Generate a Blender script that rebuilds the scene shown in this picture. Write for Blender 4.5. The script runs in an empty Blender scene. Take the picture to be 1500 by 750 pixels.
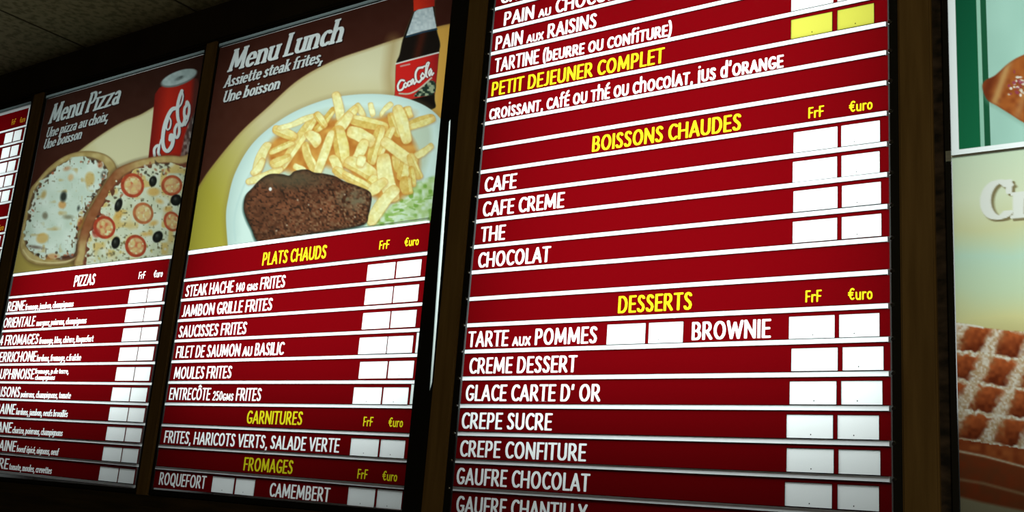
import bpy, math, random
import numpy as np
from mathutils import Matrix, Vector
from mathutils.geometry import delaunay_2d_cdt

# ------------------------------------------------------------------ camera, world, light, exposure
sc = bpy.context.scene
col = sc.collection
EYE_H = 1.65
F_PX = 1526.46544
ROT = np.array([[0.81567989, 0.07446089, 0.57369146],
                [0.07666088, 0.96902349, -0.23476922],
                [-0.57340162, 0.23547623, 0.78470474]])      # columns: camera right, up, back (x along the wall, y up, z into the room)
CAM = np.array([1.43988048, -1.17354637, 1.82438483])
H0 = EYE_H - CAM[1]                                           # height of the z = 0 line of the board layout above the floor

cam_data = bpy.data.cameras.new('camera')
cam_data.sensor_width = 36.0
cam_data.lens = F_PX / 1500 * 36.0
cam_data.clip_start = 0.01
cam = bpy.data.objects.new('camera', cam_data)
col.objects.link(cam)
swap = np.array([[1, 0, 0], [0, 0, -1], [0, 1, 0]], float)
Rw = swap @ ROT
M = Matrix.Identity(4)
for i in range(3):
    for j in range(3):
        M[i][j] = Rw[i, j]
M[0][3], M[1][3], M[2][3] = CAM[0], -CAM[2], CAM[1] + H0
cam.matrix_world = M
sc.camera = cam

sc.view_settings.view_transform = 'Standard'
sc.view_settings.look = 'None'
sc.view_settings.exposure = 0.0
sc.view_settings.gamma = 1.0
sc.view_settings.use_curve_mapping = False
sc.cycles.max_bounces = 6
sc.cycles.caustics_reflective = False

world = bpy.data.worlds.new('world')
sc.world = world
world.use_nodes = True
bg = world.node_tree.nodes['Background']
bg.inputs['Color'].default_value = (0.80, 0.72, 0.50, 1)
bg.inputs['Strength'].default_value = 0.012

BACK_L = 2.15                 # radiance of the lamp bank inside a light box
LAMP_TOP, LAMP_BOTTOM = 0.085, -0.945
LAMP_GAIN = 2.0
LAMP_TINT = (0.90, 1.0, 0.98)


def area_lamp(name, loc, rot, sx, sy, power, color):
    d = bpy.data.lights.new(name, 'AREA')
    d.shape = 'RECTANGLE'
    d.size, d.size_y = sx, sy
    d.energy = power
    d.color = color
    o = bpy.data.objects.new(name, d)
    o.location = loc
    o.rotation_euler = rot
    col.objects.link(o)
    return o


# unseen fill lamps added: one brightens the posts, one faces up at the ceiling
area_lamp('fill_lamp', (2.6, -2.9, 2.4), (math.radians(82), 0, math.radians(25)), 0.8, 0.8, 23.0, (1.0, 0.84, 0.52))
area_lamp('fill_lamp', (-2.6, -2.4, 1.2), (math.radians(180), 0, 0), 0.8, 0.8, 0.22, (1.0, 0.95, 0.55))


# ------------------------------------------------------------------ layout helpers
def P(px, py):
    """point of the board plane seen at a photo pixel -> (X, Z)"""
    v = ROT @ np.array([(px - 750) / F_PX, -(py - 375) / F_PX, -1.0])
    t = -CAM[2] / v[2]
    q = CAM + t * v
    return float(q[0]), float(q[1])


def px_of(X, Z):
    d0, d1, d2 = np.asarray(X) - CAM[0], np.asarray(Z) - CAM[1], -CAM[2]
    xc = d0 * ROT[0, 0] + d1 * ROT[1, 0] + d2 * ROT[2, 0]
    yc = d0 * ROT[0, 1] + d1 * ROT[1, 1] + d2 * ROT[2, 1]
    zc = -(d0 * ROT[0, 2] + d1 * ROT[1, 2] + d2 * ROT[2, 2])
    return 750 + F_PX * xc / zc, 375 - F_PX * yc / zc


def X_at(px, Z):
    """X on the board plane at height Z that is seen in photo column px"""
    k = (px - 750) / F_PX
    b1, b2 = Z - CAM[1], -CAM[2]
    c0 = b1 * ROT[1, 0] + b2 * ROT[2, 0]
    e0 = -(b1 * ROT[1, 2] + b2 * ROT[2, 2])
    # c0 + dX*R00 = k*(e0 - dX*R02)
    dX = (k * e0 - c0) / (ROT[0, 0] + k * ROT[0, 2])
    return float(CAM[0] + dX)


def lin(c):
    c = np.asarray(c, float) / 255.0
    return np.where(c <= 0.04045, c / 12.92, ((c + 0.055) / 1.055) ** 2.4)


# ------------------------------------------------------------------ materials
def new_mat(name):
    m = bpy.data.materials.new(name)
    m.use_nodes = True
    nt = m.node_tree
    nt.nodes.clear()
    out = nt.nodes.new('ShaderNodeOutputMaterial')
    return m, nt, out


def translucent_mat(name, color=None, attr=None, diffuse=0.08, gloss=0.03, rough=0.22):
    """a sheet that lets the lamps behind it shine through in its own colour"""
    m, nt, out = new_mat(name)
    N, K = nt.nodes, nt.links
    tr = N.new('ShaderNodeBsdfTranslucent')
    df = N.new('ShaderNodeBsdfDiffuse')
    gl = N.new('ShaderNodeBsdfGlossy')
    gl.inputs['Roughness'].default_value = rough
    mx, mg = N.new('ShaderNodeMixShader'), N.new('ShaderNodeMixShader')
    mx.inputs[0].default_value = diffuse
    mg.inputs[0].default_value = gloss
    if attr:
        a = N.new('ShaderNodeAttribute')
        a.attribute_name = attr
        K.new(a.outputs['Color'], tr.inputs['Color'])
        K.new(a.outputs['Color'], df.inputs['Color'])
    else:
        # a very fine mottling of the plastic
        nz = N.new('ShaderNodeTexNoise')
        nz.inputs['Scale'].default_value = 60.0
        mr = N.new('ShaderNodeMapRange')
        mr.inputs['To Min'].default_value = 0.92
        mr.inputs['To Max'].default_value = 1.06
        vm = N.new('ShaderNodeVectorMath')
        vm.operation = 'SCALE'
        vm.inputs[0].default_value = color[:3]
        K.new(nz.outputs['Fac'], mr.inputs['Value'])
        K.new(mr.outputs['Result'], vm.inputs['Scale'])
        K.new(vm.outputs['Vector'], tr.inputs['Color'])
        K.new(vm.outputs['Vector'], df.inputs['Color'])
    K.new(tr.outputs[0], mx.inputs[1])
    K.new(df.outputs[0], mx.inputs[2])
    K.new(mx.outputs[0], mg.inputs[1])
    K.new(gl.outputs[0], mg.inputs[2])
    K.new(mg.outputs[0], out.inputs['Surface'])
    return m


def solid_mat(name, color, rough=0.5, metal=0.0, noise=None, spec=0.5):
    m, nt, out = new_mat(name)
    N, K = nt.nodes, nt.links
    b = N.new('ShaderNodeBsdfPrincipled')
    b.inputs['Base Color'].default_value = (*color, 1)
    b.inputs['Roughness'].default_value = rough
    b.inputs['Metallic'].default_value = metal
    b.inputs['Specular IOR Level'].default_value = spec
    if noise:
        scale, color2, stretch = noise
        tc = N.new('ShaderNodeTexCoord')
        mp = N.new('ShaderNodeMapping')
        mp.inputs['Scale'].default_value = stretch
        nz = N.new('ShaderNodeTexNoise')
        nz.inputs['Scale'].default_value = scale
        nz.inputs['Detail'].default_value = 6
        rp = N.new('ShaderNodeValToRGB')
        rp.color_ramp.elements[0].position = 0.35
        rp.color_ramp.elements[1].position = 0.68
        rp.color_ramp.elements[0].color = (*color, 1)
        rp.color_ramp.elements[1].color = (*color2, 1)
        K.new(tc.outputs['Object'], mp.inputs['Vector'])
        K.new(mp.outputs['Vector'], nz.inputs['Vector'])
        K.new(nz.outputs['Fac'], rp.inputs['Fac'])
        K.new(rp.outputs['Color'], b.inputs['Base Color'])
    K.new(b.outputs[0], out.inputs['Surface'])
    return m


def ceiling_mat():
    m, nt, out = new_mat('ceiling_tile')
    N, K = nt.nodes, nt.links
    b = N.new('ShaderNodeBsdfPrincipled')
    b.inputs['Roughness'].default_value = 0.95
    b.inputs['Specular IOR Level'].default_value = 0.1
    tc = N.new('ShaderNodeTexCoord')
    nz = N.new('ShaderNodeTexNoise')
    nz.inputs['Scale'].default_value = 45
    nz.inputs['Detail'].default_value = 4
    rp = N.new('ShaderNodeValToRGB')
    rp.color_ramp.elements[0].position = 0.38
    rp.color_ramp.elements[1].position = 0.55
    rp.color_ramp.elements[0].color = (0.16, 0.15, 0.09, 1)
    rp.color_ramp.elements[1].color = (0.28, 0.265, 0.165, 1)
    K.new(tc.outputs['Object'], nz.inputs['Vector'])
    K.new(nz.outputs['Fac'], rp.inputs['Fac'])
    K.new(rp.outputs['Color'], b.inputs['Base Color'])
    K.new(b.outputs[0], out.inputs['Surface'])
    return m


RED = tuple(lin((150, 6, 16)) / BACK_L * 0.70)
MAT = {
    'red': translucent_mat('red_acrylic', RED),
    'white': translucent_mat('white_lettering', (0.86, 0.88, 0.88)),
    'yellow': translucent_mat('yellow_lettering', (0.60, 0.53, 0.010)),
    'orange': translucent_mat('orange_lettering', (0.42, 0.20, 0.010)),
    'card': translucent_mat('white_card', (0.84, 0.86, 0.86)),
    'card_yellow': translucent_mat('yellow_card', (0.36, 0.34, 0.045)),
    'rail': translucent_mat('clear_white_rail', (0.93, 0.95, 0.96), diffuse=0.06, gloss=0.05),
    'top_rail': translucent_mat('smoked_grey_rail', (0.085, 0.105, 0.105), diffuse=0.1, gloss=0.06),
    'gleam': translucent_mat('white_edge', (0.60, 0.66, 0.64)),
    'print': translucent_mat('printed_film', attr='print', gloss=0.02, rough=0.3),
    'dark': solid_mat('painted_edge_line', (0.006, 0.003, 0.010), 0.6, spec=0.1),  # painted edge shade around the cards, dark fringe lines beside the rails
    'black': solid_mat('black_metal', (0.006, 0.006, 0.005), 0.5, spec=0.2),
    'knob': solid_mat('dark_metal', (0.10, 0.10, 0.10), 0.25, 0.9),
    'alu': solid_mat('brushed_aluminium', (0.42, 0.46, 0.46), 0.38, 0.85, (8, (0.55, 0.6, 0.6), (1, 1, 40))),
    'inside': solid_mat('grey_housing', (0.25, 0.25, 0.25), 0.8),
    'wood': solid_mat('dark_stained_wood', (0.105, 0.062, 0.018), 0.5, 0, (7, (0.15, 0.092, 0.030), (9, 9, 0.7)), 0.2),
    'wood_dark': solid_mat('blackened_wood', (0.020, 0.014, 0.006), 0.5, 0, (7, (0.05, 0.032, 0.012), (0.7, 9, 9)), 0.2),
    'wall': solid_mat('dark_brown_paint', (0.016, 0.012, 0.008), 0.8, 0, (5, (0.024, 0.018, 0.011), (1, 1, 1)), 0.1),
    'floor': solid_mat('brown_floor_tile', (0.10, 0.075, 0.05), 0.5, 0, (3, (0.15, 0.11, 0.07), (1, 1, 1))),
    'ceiling': ceiling_mat(),
    'seam': solid_mat('ceiling_seam', (0.05, 0.045, 0.03), 0.9, spec=0.1),
    'dot': solid_mat('printed_dot', (0.02, 0.02, 0.03), 0.8, spec=0.0),
    'gap': solid_mat('painted_reflection_panel', (0.006, 0.005, 0.004), 0.5, 0, (22, (0.06, 0.04, 0.028), (1, 1, 2.2)), 0.2),  # mottling paints a brownish reflection into the dark gap
}


# ------------------------------------------------------------------ mesh helpers (board plane: X, depth d towards the room, Z up)
def W3(X, d, Z):
    return (X, -d, Z + H0)


def link(name, verts, faces, mats, parent=None, fmat=None, base=(0, 0, 0), smooth=False):
    me = bpy.data.meshes.new(name)
    me.from_pydata([tuple(np.subtract(v, base)) for v in verts], [], faces)
    for m in mats:
        me.materials.append(MAT[m])
    if fmat is not None:
        me.polygons.foreach_set('material_index', fmat)
    if smooth:
        me.polygons.foreach_set('use_smooth', [True] * len(me.polygons))
    me.update()
    o = bpy.data.objects.new(name, me)
    col.objects.link(o)
    if parent is not None:
        o.parent = parent
    else:
        o.location = base
    return o


class MB:
    """collects boxes and prisms into one mesh"""
    def __init__(self):
        self.v, self.f, self.m = [], [], []

    def box(self, x0, x1, d0, d1, z0, z1, m=0, skip=()):
        b = len(self.v)
        for d in (d0, d1):
            for z in (z0, z1):
                for x in (x0, x1):
                    self.v.append(W3(x, d, z))
        # indices: d0:(z0:0,1)(z1:2,3) d1: 4,5,6,7 ; d1 is the room side
        F = {'back': (0, 1, 3, 2), 'front': (4, 6, 7, 5), 'bottom': (0, 4, 5, 1), 'top': (2, 3, 7, 6), 'left': (0, 2, 6, 4), 'right': (1, 5, 7, 3)}
        for k, q in F.items():
            if k not in skip:
                self.f.append(tuple(b + i for i in q))
                self.m.append(m)

    def sloped(self, xl, xr, zl, zr, h, d0, d1, m=0, skip=()):
        """bar from (xl,zl) to (xr,zr), height h, between depths d0 and d1"""
        b = len(self.v)
        for d in (d0, d1):
            for s in (-h / 2, h / 2):
                self.v.append(W3(xl, d, zl + s))
                self.v.append(W3(xr, d, zr + s))
        F = {'back': (0, 1, 3, 2), 'front': (4, 6, 7, 5), 'bottom': (0, 4, 5, 1), 'top': (2, 3, 7, 6), 'left': (0, 2, 6, 4), 'right': (1, 5, 7, 3)}
        for k, q in F.items():
            if k not in skip:
                self.f.append(tuple(b + i for i in q))
                self.m.append(m)

    def disc(self, x, z, r, d0, d1, n=12, m=0):
        b = len(self.v)
        for d, rr in ((d0, r), (d1 - 0.3 * (d1 - d0), r), (d1, r * 0.6)):
            for k in range(n):
                a = 2 * math.pi * k / n
                self.v.append(W3(x + rr * math.cos(a), d, z + rr * math.sin(a)))
        for ring in (0, 1):
            for k in range(n):
                k2 = (k + 1) % n
                o = b + ring * n
                self.f.append((o + k, o + k2, o + n + k2, o + n + k))
                self.m.append(m)
        self.f.append(tuple(b + 2 * n + k for k in range(n)))
        self.m.append(m)
        self.f.append(tuple(b + n - 1 - k for k in range(n)))
        self.m.append(m)

    def make(self, name, mats, parent=None, base=(0, 0, 0)):
        return link(name, self.v, self.f, mats, parent, self.m, base)


def structure(o, label=None):
    o['kind'] = 'structure'
    if label:
        o['label'] = label
    return o


def thing(name, label, cat, loc, group=None):
    o = bpy.data.objects.new(name, None)
    o.empty_display_size = 0.1
    o.location = loc
    col.objects.link(o)
    o['label'] = label
    o['category'] = cat
    if group:
        o['group'] = group
    return o


# ------------------------------------------------------------------ lettering: skeleton letters swept with an oblong nib
def l(*c):
    return [(c[i], c[i + 1]) for i in range(0, len(c), 2)]


def a(cx, cy, rx, ry, d0, d1):
    n = max(6, int(abs(d1 - d0) / 10))
    return [(cx + rx * math.cos(math.radians(d0 + (d1 - d0) * k / n)), cy + ry * math.sin(math.radians(d0 + (d1 - d0) * k / n))) for k in range(n + 1)]


T, B = 0.945, 0.055
S_PTS = l(.43, .82, .36, .91, .26, .945, .15, .90, .10, .76, .15, .62, .27, .52, .38, .41, .43, .27, .38, .11, .25, .055, .14, .08, .07, .19)
CAPS = {
    'A': (.64, [l(.05, B, .32, T), l(.32, T, .59, B), l(.15, .32, .49, .32)]),
    'B': (.57, [l(.085, B, .085, T), l(.085, T, .28, T) + a(.28, .725, .17, .22, 90, -90) + l(.28, .505, .085, .505), l(.28, .505, .3, .505) + a(.30, .28, .19, .225, 90, -90) + l(.30, B, .085, B)]),
    'C': (.57, [a(.36, .5, .275, .445, 48, 312)]),
    'D': (.65, [l(.085, B, .085, T), l(.085, T, .27, T) + a(.27, .5, .295, .445, 90, -90) + l(.27, B, .085, B)]),
    'E': (.49, [l(.085, B, .085, T), l(.085, T, .43, T), l(.085, .51, .39, .51), l(.085, B, .43, B)]),
    'F': (.47, [l(.085, B, .085, T), l(.085, T, .43, T), l(.085, .49, .38, .49)]),
    'G': (.64, [a(.36, .5, .275, .445, 48, 325), l(.56, .18, .56, .42), l(.40, .42, .58, .42)]),
    'H': (.67, [l(.085, B, .085, T), l(.585, B, .585, T), l(.085, .5, .585, .5)]),
    'I': (.17, [l(.085, B, .085, T)]),
    'J': (.37, [l(.27, T, .27, .25) + a(.13, .25, .14, .195, 0, -115)]),
    'K': (.60, [l(.085, B, .085, T), l(.50, T, .12, .47), l(.2, .56, .53, B)]),
    'L': (.45, [l(.085, T, .085, B), l(.085, B, .41, B)]),
    'M': (.86, [l(.09, B, .14, T), l(.14, T, .43, .18), l(.43, .18, .72, T), l(.72, T, .77, B)]),
    'N': (.68, [l(.085, B, .085, T), l(.085, T, .595, B), l(.595, B, .595, T)]),
    'O': (.73, [a(.365, .5, .28, .445, 0, 360)]),
    'P': (.55, [l(.085, B, .085, T), l(.085, T, .27, T) + a(.27, .70, .195, .245, 90, -90) + l(.27, .455, .085, .455)]),
    'Q': (.73, [a(.365, .5, .28, .445, 0, 360), l(.40, .2, .66, -.06)]),
    'R': (.60, [l(.085, B, .085, T), l(.085, T, .27, T) + a(.27, .71, .195, .235, 90, -90) + l(.27, .475, .085, .475), l(.25, .475, .53, B)]),
    'S': (.51, [S_PTS]),
    'T': (.54, [l(.04, T, .50, T), l(.27, T, .27, B)]),
    'U': (.64, [l(.085, T, .085, .32) + a(.32, .32, .235, .265, 180, 360) + l(.555, .32, .555, T)]),
    'V': (.62, [l(.05, T, .31, B), l(.31, B, .57, T)]),
    'W': (.92, [l(.05, T, .25, B), l(.25, B, .46, .86), l(.46, .86, .67, B), l(.67, B, .87, T)]),
    'X': (.60, [l(.06, T, .54, B), l(.54, T, .06, B)]),
    'Y': (.56, [l(.04, T, .28, .47), l(.52, T, .28, .47), l(.28, .47, .28, B)]),
    'Z': (.54, [l(.06, T, .48, T), l(.46, T, .07, B), l(.07, B, .49, B)]),
    'Ô': (.73, [a(.365, .5, .28, .445, 0, 360), l(.22, 1.09, .365, 1.2), l(.365, 1.2, .51, 1.09)]),
    'É': (.49, [l(.085, B, .085, T), l(.085, T, .43, T), l(.085, .51, .39, .51), l(.085, B, .43, B), l(.2, 1.1, .36, 1.25)]),
    '1': (.34, [l(.07, .78, .22, T), l(.22, T, .22, B)]),
    '2': (.52, [a(.26, .68, .18, .265, 160, -20) + l(.40, .5, .08, B), l(.08, B, .46, B)]),
    '4': (.56, [l(.40, B, .40, T), l(.40, T, .06, .30), l(.06, .30, .52, .30)]),
    '5': (.52, [l(.42, T, .12, T), l(.12, T, .1, .56), l(.1, .56, .22, .6) + a(.24, .32, .19, .28, 80, -145)]),
    '0': (.56, [a(.28, .5, .2, .445, 0, 360)]),
    '€': (.60, [a(.38, .5, .24, .43, 55, 305), l(.02, .60, .42, .60), l(.02, .42, .38, .42)]),
    ',': (.18, [l(.11, .08, .09, -.06, .03, -.22)]),
    '.': (.18, [l(.09, .05, .09, .06)]),
    "'": (.18, [l(.10, T, .07, .72)]),
    '(': (.26, [a(.38, .45, .28, .62, 125, 235)]),
    ')': (.26, [a(-.12, .45, .28, .62, 55, -55)]),
}
XH = 0.64
LOW = {
    'a': (.54, [l(.42, .04, .42, .42) + a(.26, .44, .16, .17, 0, 150), a(.24, .2, .17, .16, 0, 360)]),
    'b': (.54, [l(.09, .04, .09, .96), a(.27, .32, .185, .28, 0, 360)]),
    'c': (.46, [a(.28, .32, .2, .28, 45, 315)]),
    'd': (.54, [l(.45, .04, .45, .96), a(.27, .32, .185, .28, 0, 360)]),
    'e': (.52, [a(.27, .32, .2, .28, 5, 315), l(.09, .34, .45, .34)]),
    'f': (.36, [l(.15, .04, .15, .78) + a(.29, .78, .14, .17, 180, 60), l(.02, .61, .32, .61)]),
    'g': (.54, [a(.26, .34, .18, .26, 0, 360), l(.45, .6, .45, -.08) + a(.27, -.08, .18, .16, 0, -140)]),
    'h': (.56, [l(.09, .04, .09, .96), a(.28, .38, .19, .22, 180, 0) + l(.47, .38, .47, .04)]),
    'i': (.20, [l(.10, .04, .10, .6), l(.10, .84, .10, .86)]),
    'j': (.22, [l(.12, .6, .12, -.08) + a(-.02, -.08, .14, .15, 0, -90), l(.12, .84, .12, .86)]),
    'k': (.54, [l(.09, .04, .09, .96), l(.44, .6, .12, .28), l(.22, .38, .47, .04)]),
    'l': (.20, [l(.10, .04, .10, .96)]),
    'm': (.84, [l(.09, .04, .09, .6), a(.255, .38, .165, .22, 180, 0) + l(.42, .38, .42, .04), a(.585, .38, .165, .22, 180, 0) + l(.75, .38, .75, .04)]),
    'n': (.56, [l(.09, .04, .09, .6), a(.28, .38, .19, .22, 180, 0) + l(.47, .38, .47, .04)]),
    'o': (.54, [a(.27, .32, .2, .28, 0, 360)]),
    'p': (.54, [l(.09, -.24, .09, .6), a(.27, .32, .185, .28, 0, 360)]),
    'q': (.54, [l(.45, -.24, .45, .6), a(.27, .32, .185, .28, 0, 360)]),
    'r': (.40, [l(.09, .04, .09, .6), a(.28, .38, .19, .22, 180, 60)]),
    's': (.43, [[(x * .8 + .0, y * .64) for x, y in S_PTS]]),
    't': (.36, [l(.15, .84, .15, .2) + a(.27, .2, .12, .15, 180, 320), l(.02, .61, .31, .61)]),
    'u': (.56, [l(.09, .6, .09, .24) + a(.28, .24, .19, .2, 180, 360) + l(.47, .24, .47, .6), l(.47, .3, .47, .04)]),
    'v': (.52, [l(.05, .6, .26, .04), l(.26, .04, .47, .6)]),
    'w': (.76, [l(.05, .6, .22, .04), l(.22, .04, .38, .54), l(.38, .54, .54, .04), l(.54, .04, .71, .6)]),
    'x': (.52, [l(.06, .6, .46, .04), l(.46, .6, .06, .04)]),
    'y': (.52, [l(.05, .6, .26, .04), l(.47, .6, .2, -.22)]),
    'z': (.48, [l(.07, .59, .42, .59), l(.40, .59, .07, .05), l(.07, .05, .43, .05)]),
}
for base_ch, acc, strokes in (('e', 'é', l(.2, .78, .34, .92)), ('e', 'è', l(.34, .78, .2, .92)), ('e', 'ê', l(.13, .76, .27, .92, .41, .76)), ('i', 'î', l(-.02, .76, .10, .92, .22, .76)), ('u', 'û', l(.14, .76, .28, .92, .42, .76))):
    w_, st_ = LOW[base_ch]
    LOW[acc] = (w_, (st_[:1] if base_ch == 'i' else st_) + [strokes])
# the mixed alphabet of the menu strips: small capitals with tall b, d, f, h, l and dotted i, j
UNI = {}
for ch in 'aenmrtuxosgpqvwzcy':
    w_, st_ = CAPS[ch.upper()]
    UNI[ch] = (w_ * .86, [[(x * .86, y * .74) for x, y in s] for s in st_])
UNI['é'] = (UNI['e'][0], UNI['e'][1] + [l(.16, .86, .30, 1.0)])
UNI['b'] = (.52, [l(.085, B, .085, T), a(.26, .36, .175, .30, 0, 360)])
UNI['d'] = (.56, [l(.47, B, .47, 1.0), a(.28, .36, .19, .30, 0, 360)])
UNI['h'] = (.56, [l(.085, B, .085, 1.0), a(.28, .46, .19, .24, 180, 0) + l(.47, .46, .47, B)])
UNI['l'] = (.19, [l(.09, B, .09, 1.0)])
UNI['f'] = (.36, [l(.14, B, .14, .8) + a(.27, .8, .13, .16, 180, 70), l(.03, .62, .31, .62)])
UNI['i'] = (.19, [l(.09, B, .09, .68), l(.09, .93, .09, .95)])
UNI['j'] = (.24, [l(.14, .70, .14, -.02) + a(.0, -.02, .14, .16, 0, -90), l(.14, .93, .14, .95)])

RES = 64
GL = {}


def with_serifs(strokes):
    out = [(s, 1.0, 1.0) for s in strokes]
    for s in strokes:
        for (p, q) in ((s[0], s[1]), (s[-1], s[-2])):
            dx, dy = q[0] - p[0], q[1] - p[1]
            L_ = math.hypot(dx, dy)
            if L_ > .04 and abs(dy) > .8 * L_ and (p[1] < .12 or .55 < p[1] < .66 or p[1] > .9):
                out.append((l(p[0] - .12, p[1], p[0] + .12, p[1]), .35, 1.0))
    return out


def glyph(ch, style):
    """(advance, inside-field f, grid origin, outline loops) of one letter; f < 1 is ink"""
    key = (ch, style)
    if key in GL:
        return GL[key]
    if style == 'strip':
        src = CAPS.get(ch) or UNI[ch]
        ax, ay, pw = .089, .060, 3.5
        strokes = [(s, 1.0, 1.0) for s in src[1]]
    elif style == 'plain':
        src = LOW.get(ch) or CAPS[ch]
        ax, ay, pw = .085, .066, 2.5
        strokes = [(s, 1.0, 1.0) for s in src[1]]
    else:
        src = LOW.get(ch) or CAPS[ch]
        ax, ay, pw = .118, .046, 2.6
        strokes = with_serifs(src[1])
        if ch == 'C':
            strokes += [(l(.56, .93, .56, .66), .55, 1.0)]
    x0, y0 = -.25, -.4
    nx, ny = int((src[0] + .5) * RES) + 1, int(1.8 * RES) + 1
    gx = x0 + np.arange(nx) / RES
    gy = y0 + np.arange(ny) / RES
    f = np.full((ny, nx), 9.0)
    for s, kx, ky in strokes:
        pts = []
        for (p, q) in zip(s[:-1], s[1:]):
            n = max(1, int(math.hypot(q[0] - p[0], q[1] - p[1]) / .022))
            pts += [(p[0] + (q[0] - p[0]) * k / n, p[1] + (q[1] - p[1]) * k / n) for k in range(n)]
        pts.append(s[-1])
        for (u, v) in pts:
            ex = (np.abs(gx - u) / (ax * kx)) ** pw
            ey = (np.abs(gy - v) / (ay * ky)) ** pw
            f = np.minimum(f, (ex[None, :] + ey[:, None]))
    f = np.minimum(f, 9.0) ** (1 / pw)
    f = np.minimum(f, 2.0)
    GL[key] = (src[0], f, (x0, y0), contours(f, x0, y0))
    return GL[key]


def contours(f, x0, y0):
    """closed level-1 outlines of a field (marching squares)"""
    ny, nx = f.shape
    ins = f < 1.0
    segs = {}

    def edge(i, j, h):
        if h:
            t = (1 - f[i, j]) / (f[i, j + 1] - f[i, j])
            return ('h', i, j), (x0 + (j + t) / RES, y0 + i / RES)
        t = (1 - f[i, j]) / (f[i + 1, j] - f[i, j])
        return ('v', i, j), (x0 + j / RES, y0 + (i + t) / RES)

    pos = {}
    code = ins[:-1, :-1] * 1 + ins[:-1, 1:] * 2 + ins[1:, 1:] * 4 + ins[1:, :-1] * 8
    table = {1: [(3, 0)], 2: [(0, 1)], 3: [(3, 1)], 4: [(1, 2)], 5: [(3, 0), (1, 2)], 6: [(0, 2)], 7: [(3, 2)], 8: [(2, 3)], 9: [(2, 0)],
             10: [(0, 1), (2, 3)], 11: [(2, 1)], 12: [(1, 3)], 13: [(1, 0)], 14: [(0, 3)]}
    for i, j in zip(*np.nonzero((code > 0) & (code < 15))):
        i, j = int(i), int(j)
        for e0, e1 in table[int(code[i, j])]:
            ks = []
            for e in (e0, e1):
                k, p = edge(i, j, True) if e == 0 else edge(i, j + 1, False) if e == 1 else edge(i + 1, j, True) if e == 2 else edge(i, j, False)
                pos[k] = p
                ks.append(k)
            segs[ks[0]] = ks[1]
    loops = []
    while segs:
        k0 = next(iter(segs))
        k, loop = k0, []
        while k in segs:
            loop.append(pos[k])
            k = segs.pop(k)
        if len(loop) > 5:
            loops.append(simplify(loop))
    return loops


def simplify(loop, eps=.007):
    def dp(p):
        if len(p) < 3:
            return p
        A, Bp = np.array(p[0]), np.array(p[-1])
        d = Bp - A
        L_ = np.hypot(*d) + 1e-12
        q = np.array(p) - A
        dist = np.abs(q[:, 0] * d[1] - q[:, 1] * d[0]) / L_
        if L_ < 1e-6:
            dist = np.hypot(q[:, 0], q[:, 1])
        k = int(np.argmax(dist))
        if dist[k] < eps:
            return [p[0], p[-1]]
        return dp(p[:k + 1])[:-1] + dp(p[k:])
    h = len(loop) // 2
    r = dp(loop[:h + 1])[:-1] + dp(loop[h:] + [loop[0]])[:-1]
    return r if len(r) >= 3 else loop


def layout(text, style, gap=.09):
    """[(char, x offset, scale)], total width; spaces .30 em. ~word~ sets a word smaller"""
    x, out, k = 0.0, [], 1.0
    for ch in text:
        if ch == '~':
            k = .74 if k == 1.0 else 1.0
            continue
        if ch == ' ':
            x += .28 * k
            continue
        w = glyph(ch, style)[0]
        out.append((ch, x, k))
        x += (w + gap) * k
    return out, x - gap


class Run:
    """a line of lettering placed on the board plane, from xl to xr at a baseline, with cap height h"""
    def __init__(self, text, style, xl, xr, zl, zr, h, shear=0.0):
        self.items, self.w = layout(text, style)
        self.style, self.xl, self.xr, self.zl, self.zr, self.h, self.shear = style, xl, xr, zl, zr, h, shear
        self.sx = (xr - xl) / self.w
        self.slope = (zr - zl) / (xr - xl)

    def to_plane(self, u, v):
        X = self.xl + u * self.sx + v * self.h * self.shear
        return X, self.zl + (X - self.xl) * self.slope + v * self.h

    def loops(self):
        out = []
        for ch, x, k in self.items:
            for lp in glyph(ch, self.style)[3]:
                out.append([self.to_plane(x + u * k, v * k) for u, v in lp])
        return out

    def field(self, X, Z):
        """ink field at points of the plane (array); < 1 is ink"""
        f = np.full(X.shape, 2.0)
        v0 = (Z - self.zl - (X - self.xl) * self.slope) / self.h
        u0 = (X - self.xl - v0 * self.h * self.shear) / self.sx
        for ch, x, k in self.items:
            w, g, (gx, gy), _ = glyph(ch, self.style)
            u, v = (u0 - x) / k, v0 / k
            fi, fj = (v - gy) * RES, (u - gx) * RES
            ok = (fi >= 0) & (fi < g.shape[0] - 1.001) & (fj >= 0) & (fj < g.shape[1] - 1.001)
            if not ok.any():
                continue
            fi, fj = fi[ok], fj[ok]
            i, j = fi.astype(int), fj.astype(int)
            a_, b_ = fi - i, fj - j
            val = g[i, j] * (1 - a_) * (1 - b_) + g[i + 1, j] * a_ * (1 - b_) + g[i, j + 1] * (1 - a_) * b_ + g[i + 1, j + 1] * a_ * b_
            f[ok] = np.minimum(f[ok], val)
        return f


def in_poly(X, Z, poly):
    r = np.zeros(X.shape, bool)
    n = len(poly)
    for k in range(n):
        (x0, z0), (x1, z1) = poly[k], poly[(k + 1) % n]
        if z0 == z1:
            continue
        c = ((z0 > Z) != (z1 > Z)) & (X < (x1 - x0) * (Z - z0) / (z1 - z0) + x0)
        r ^= c
    return r


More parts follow.
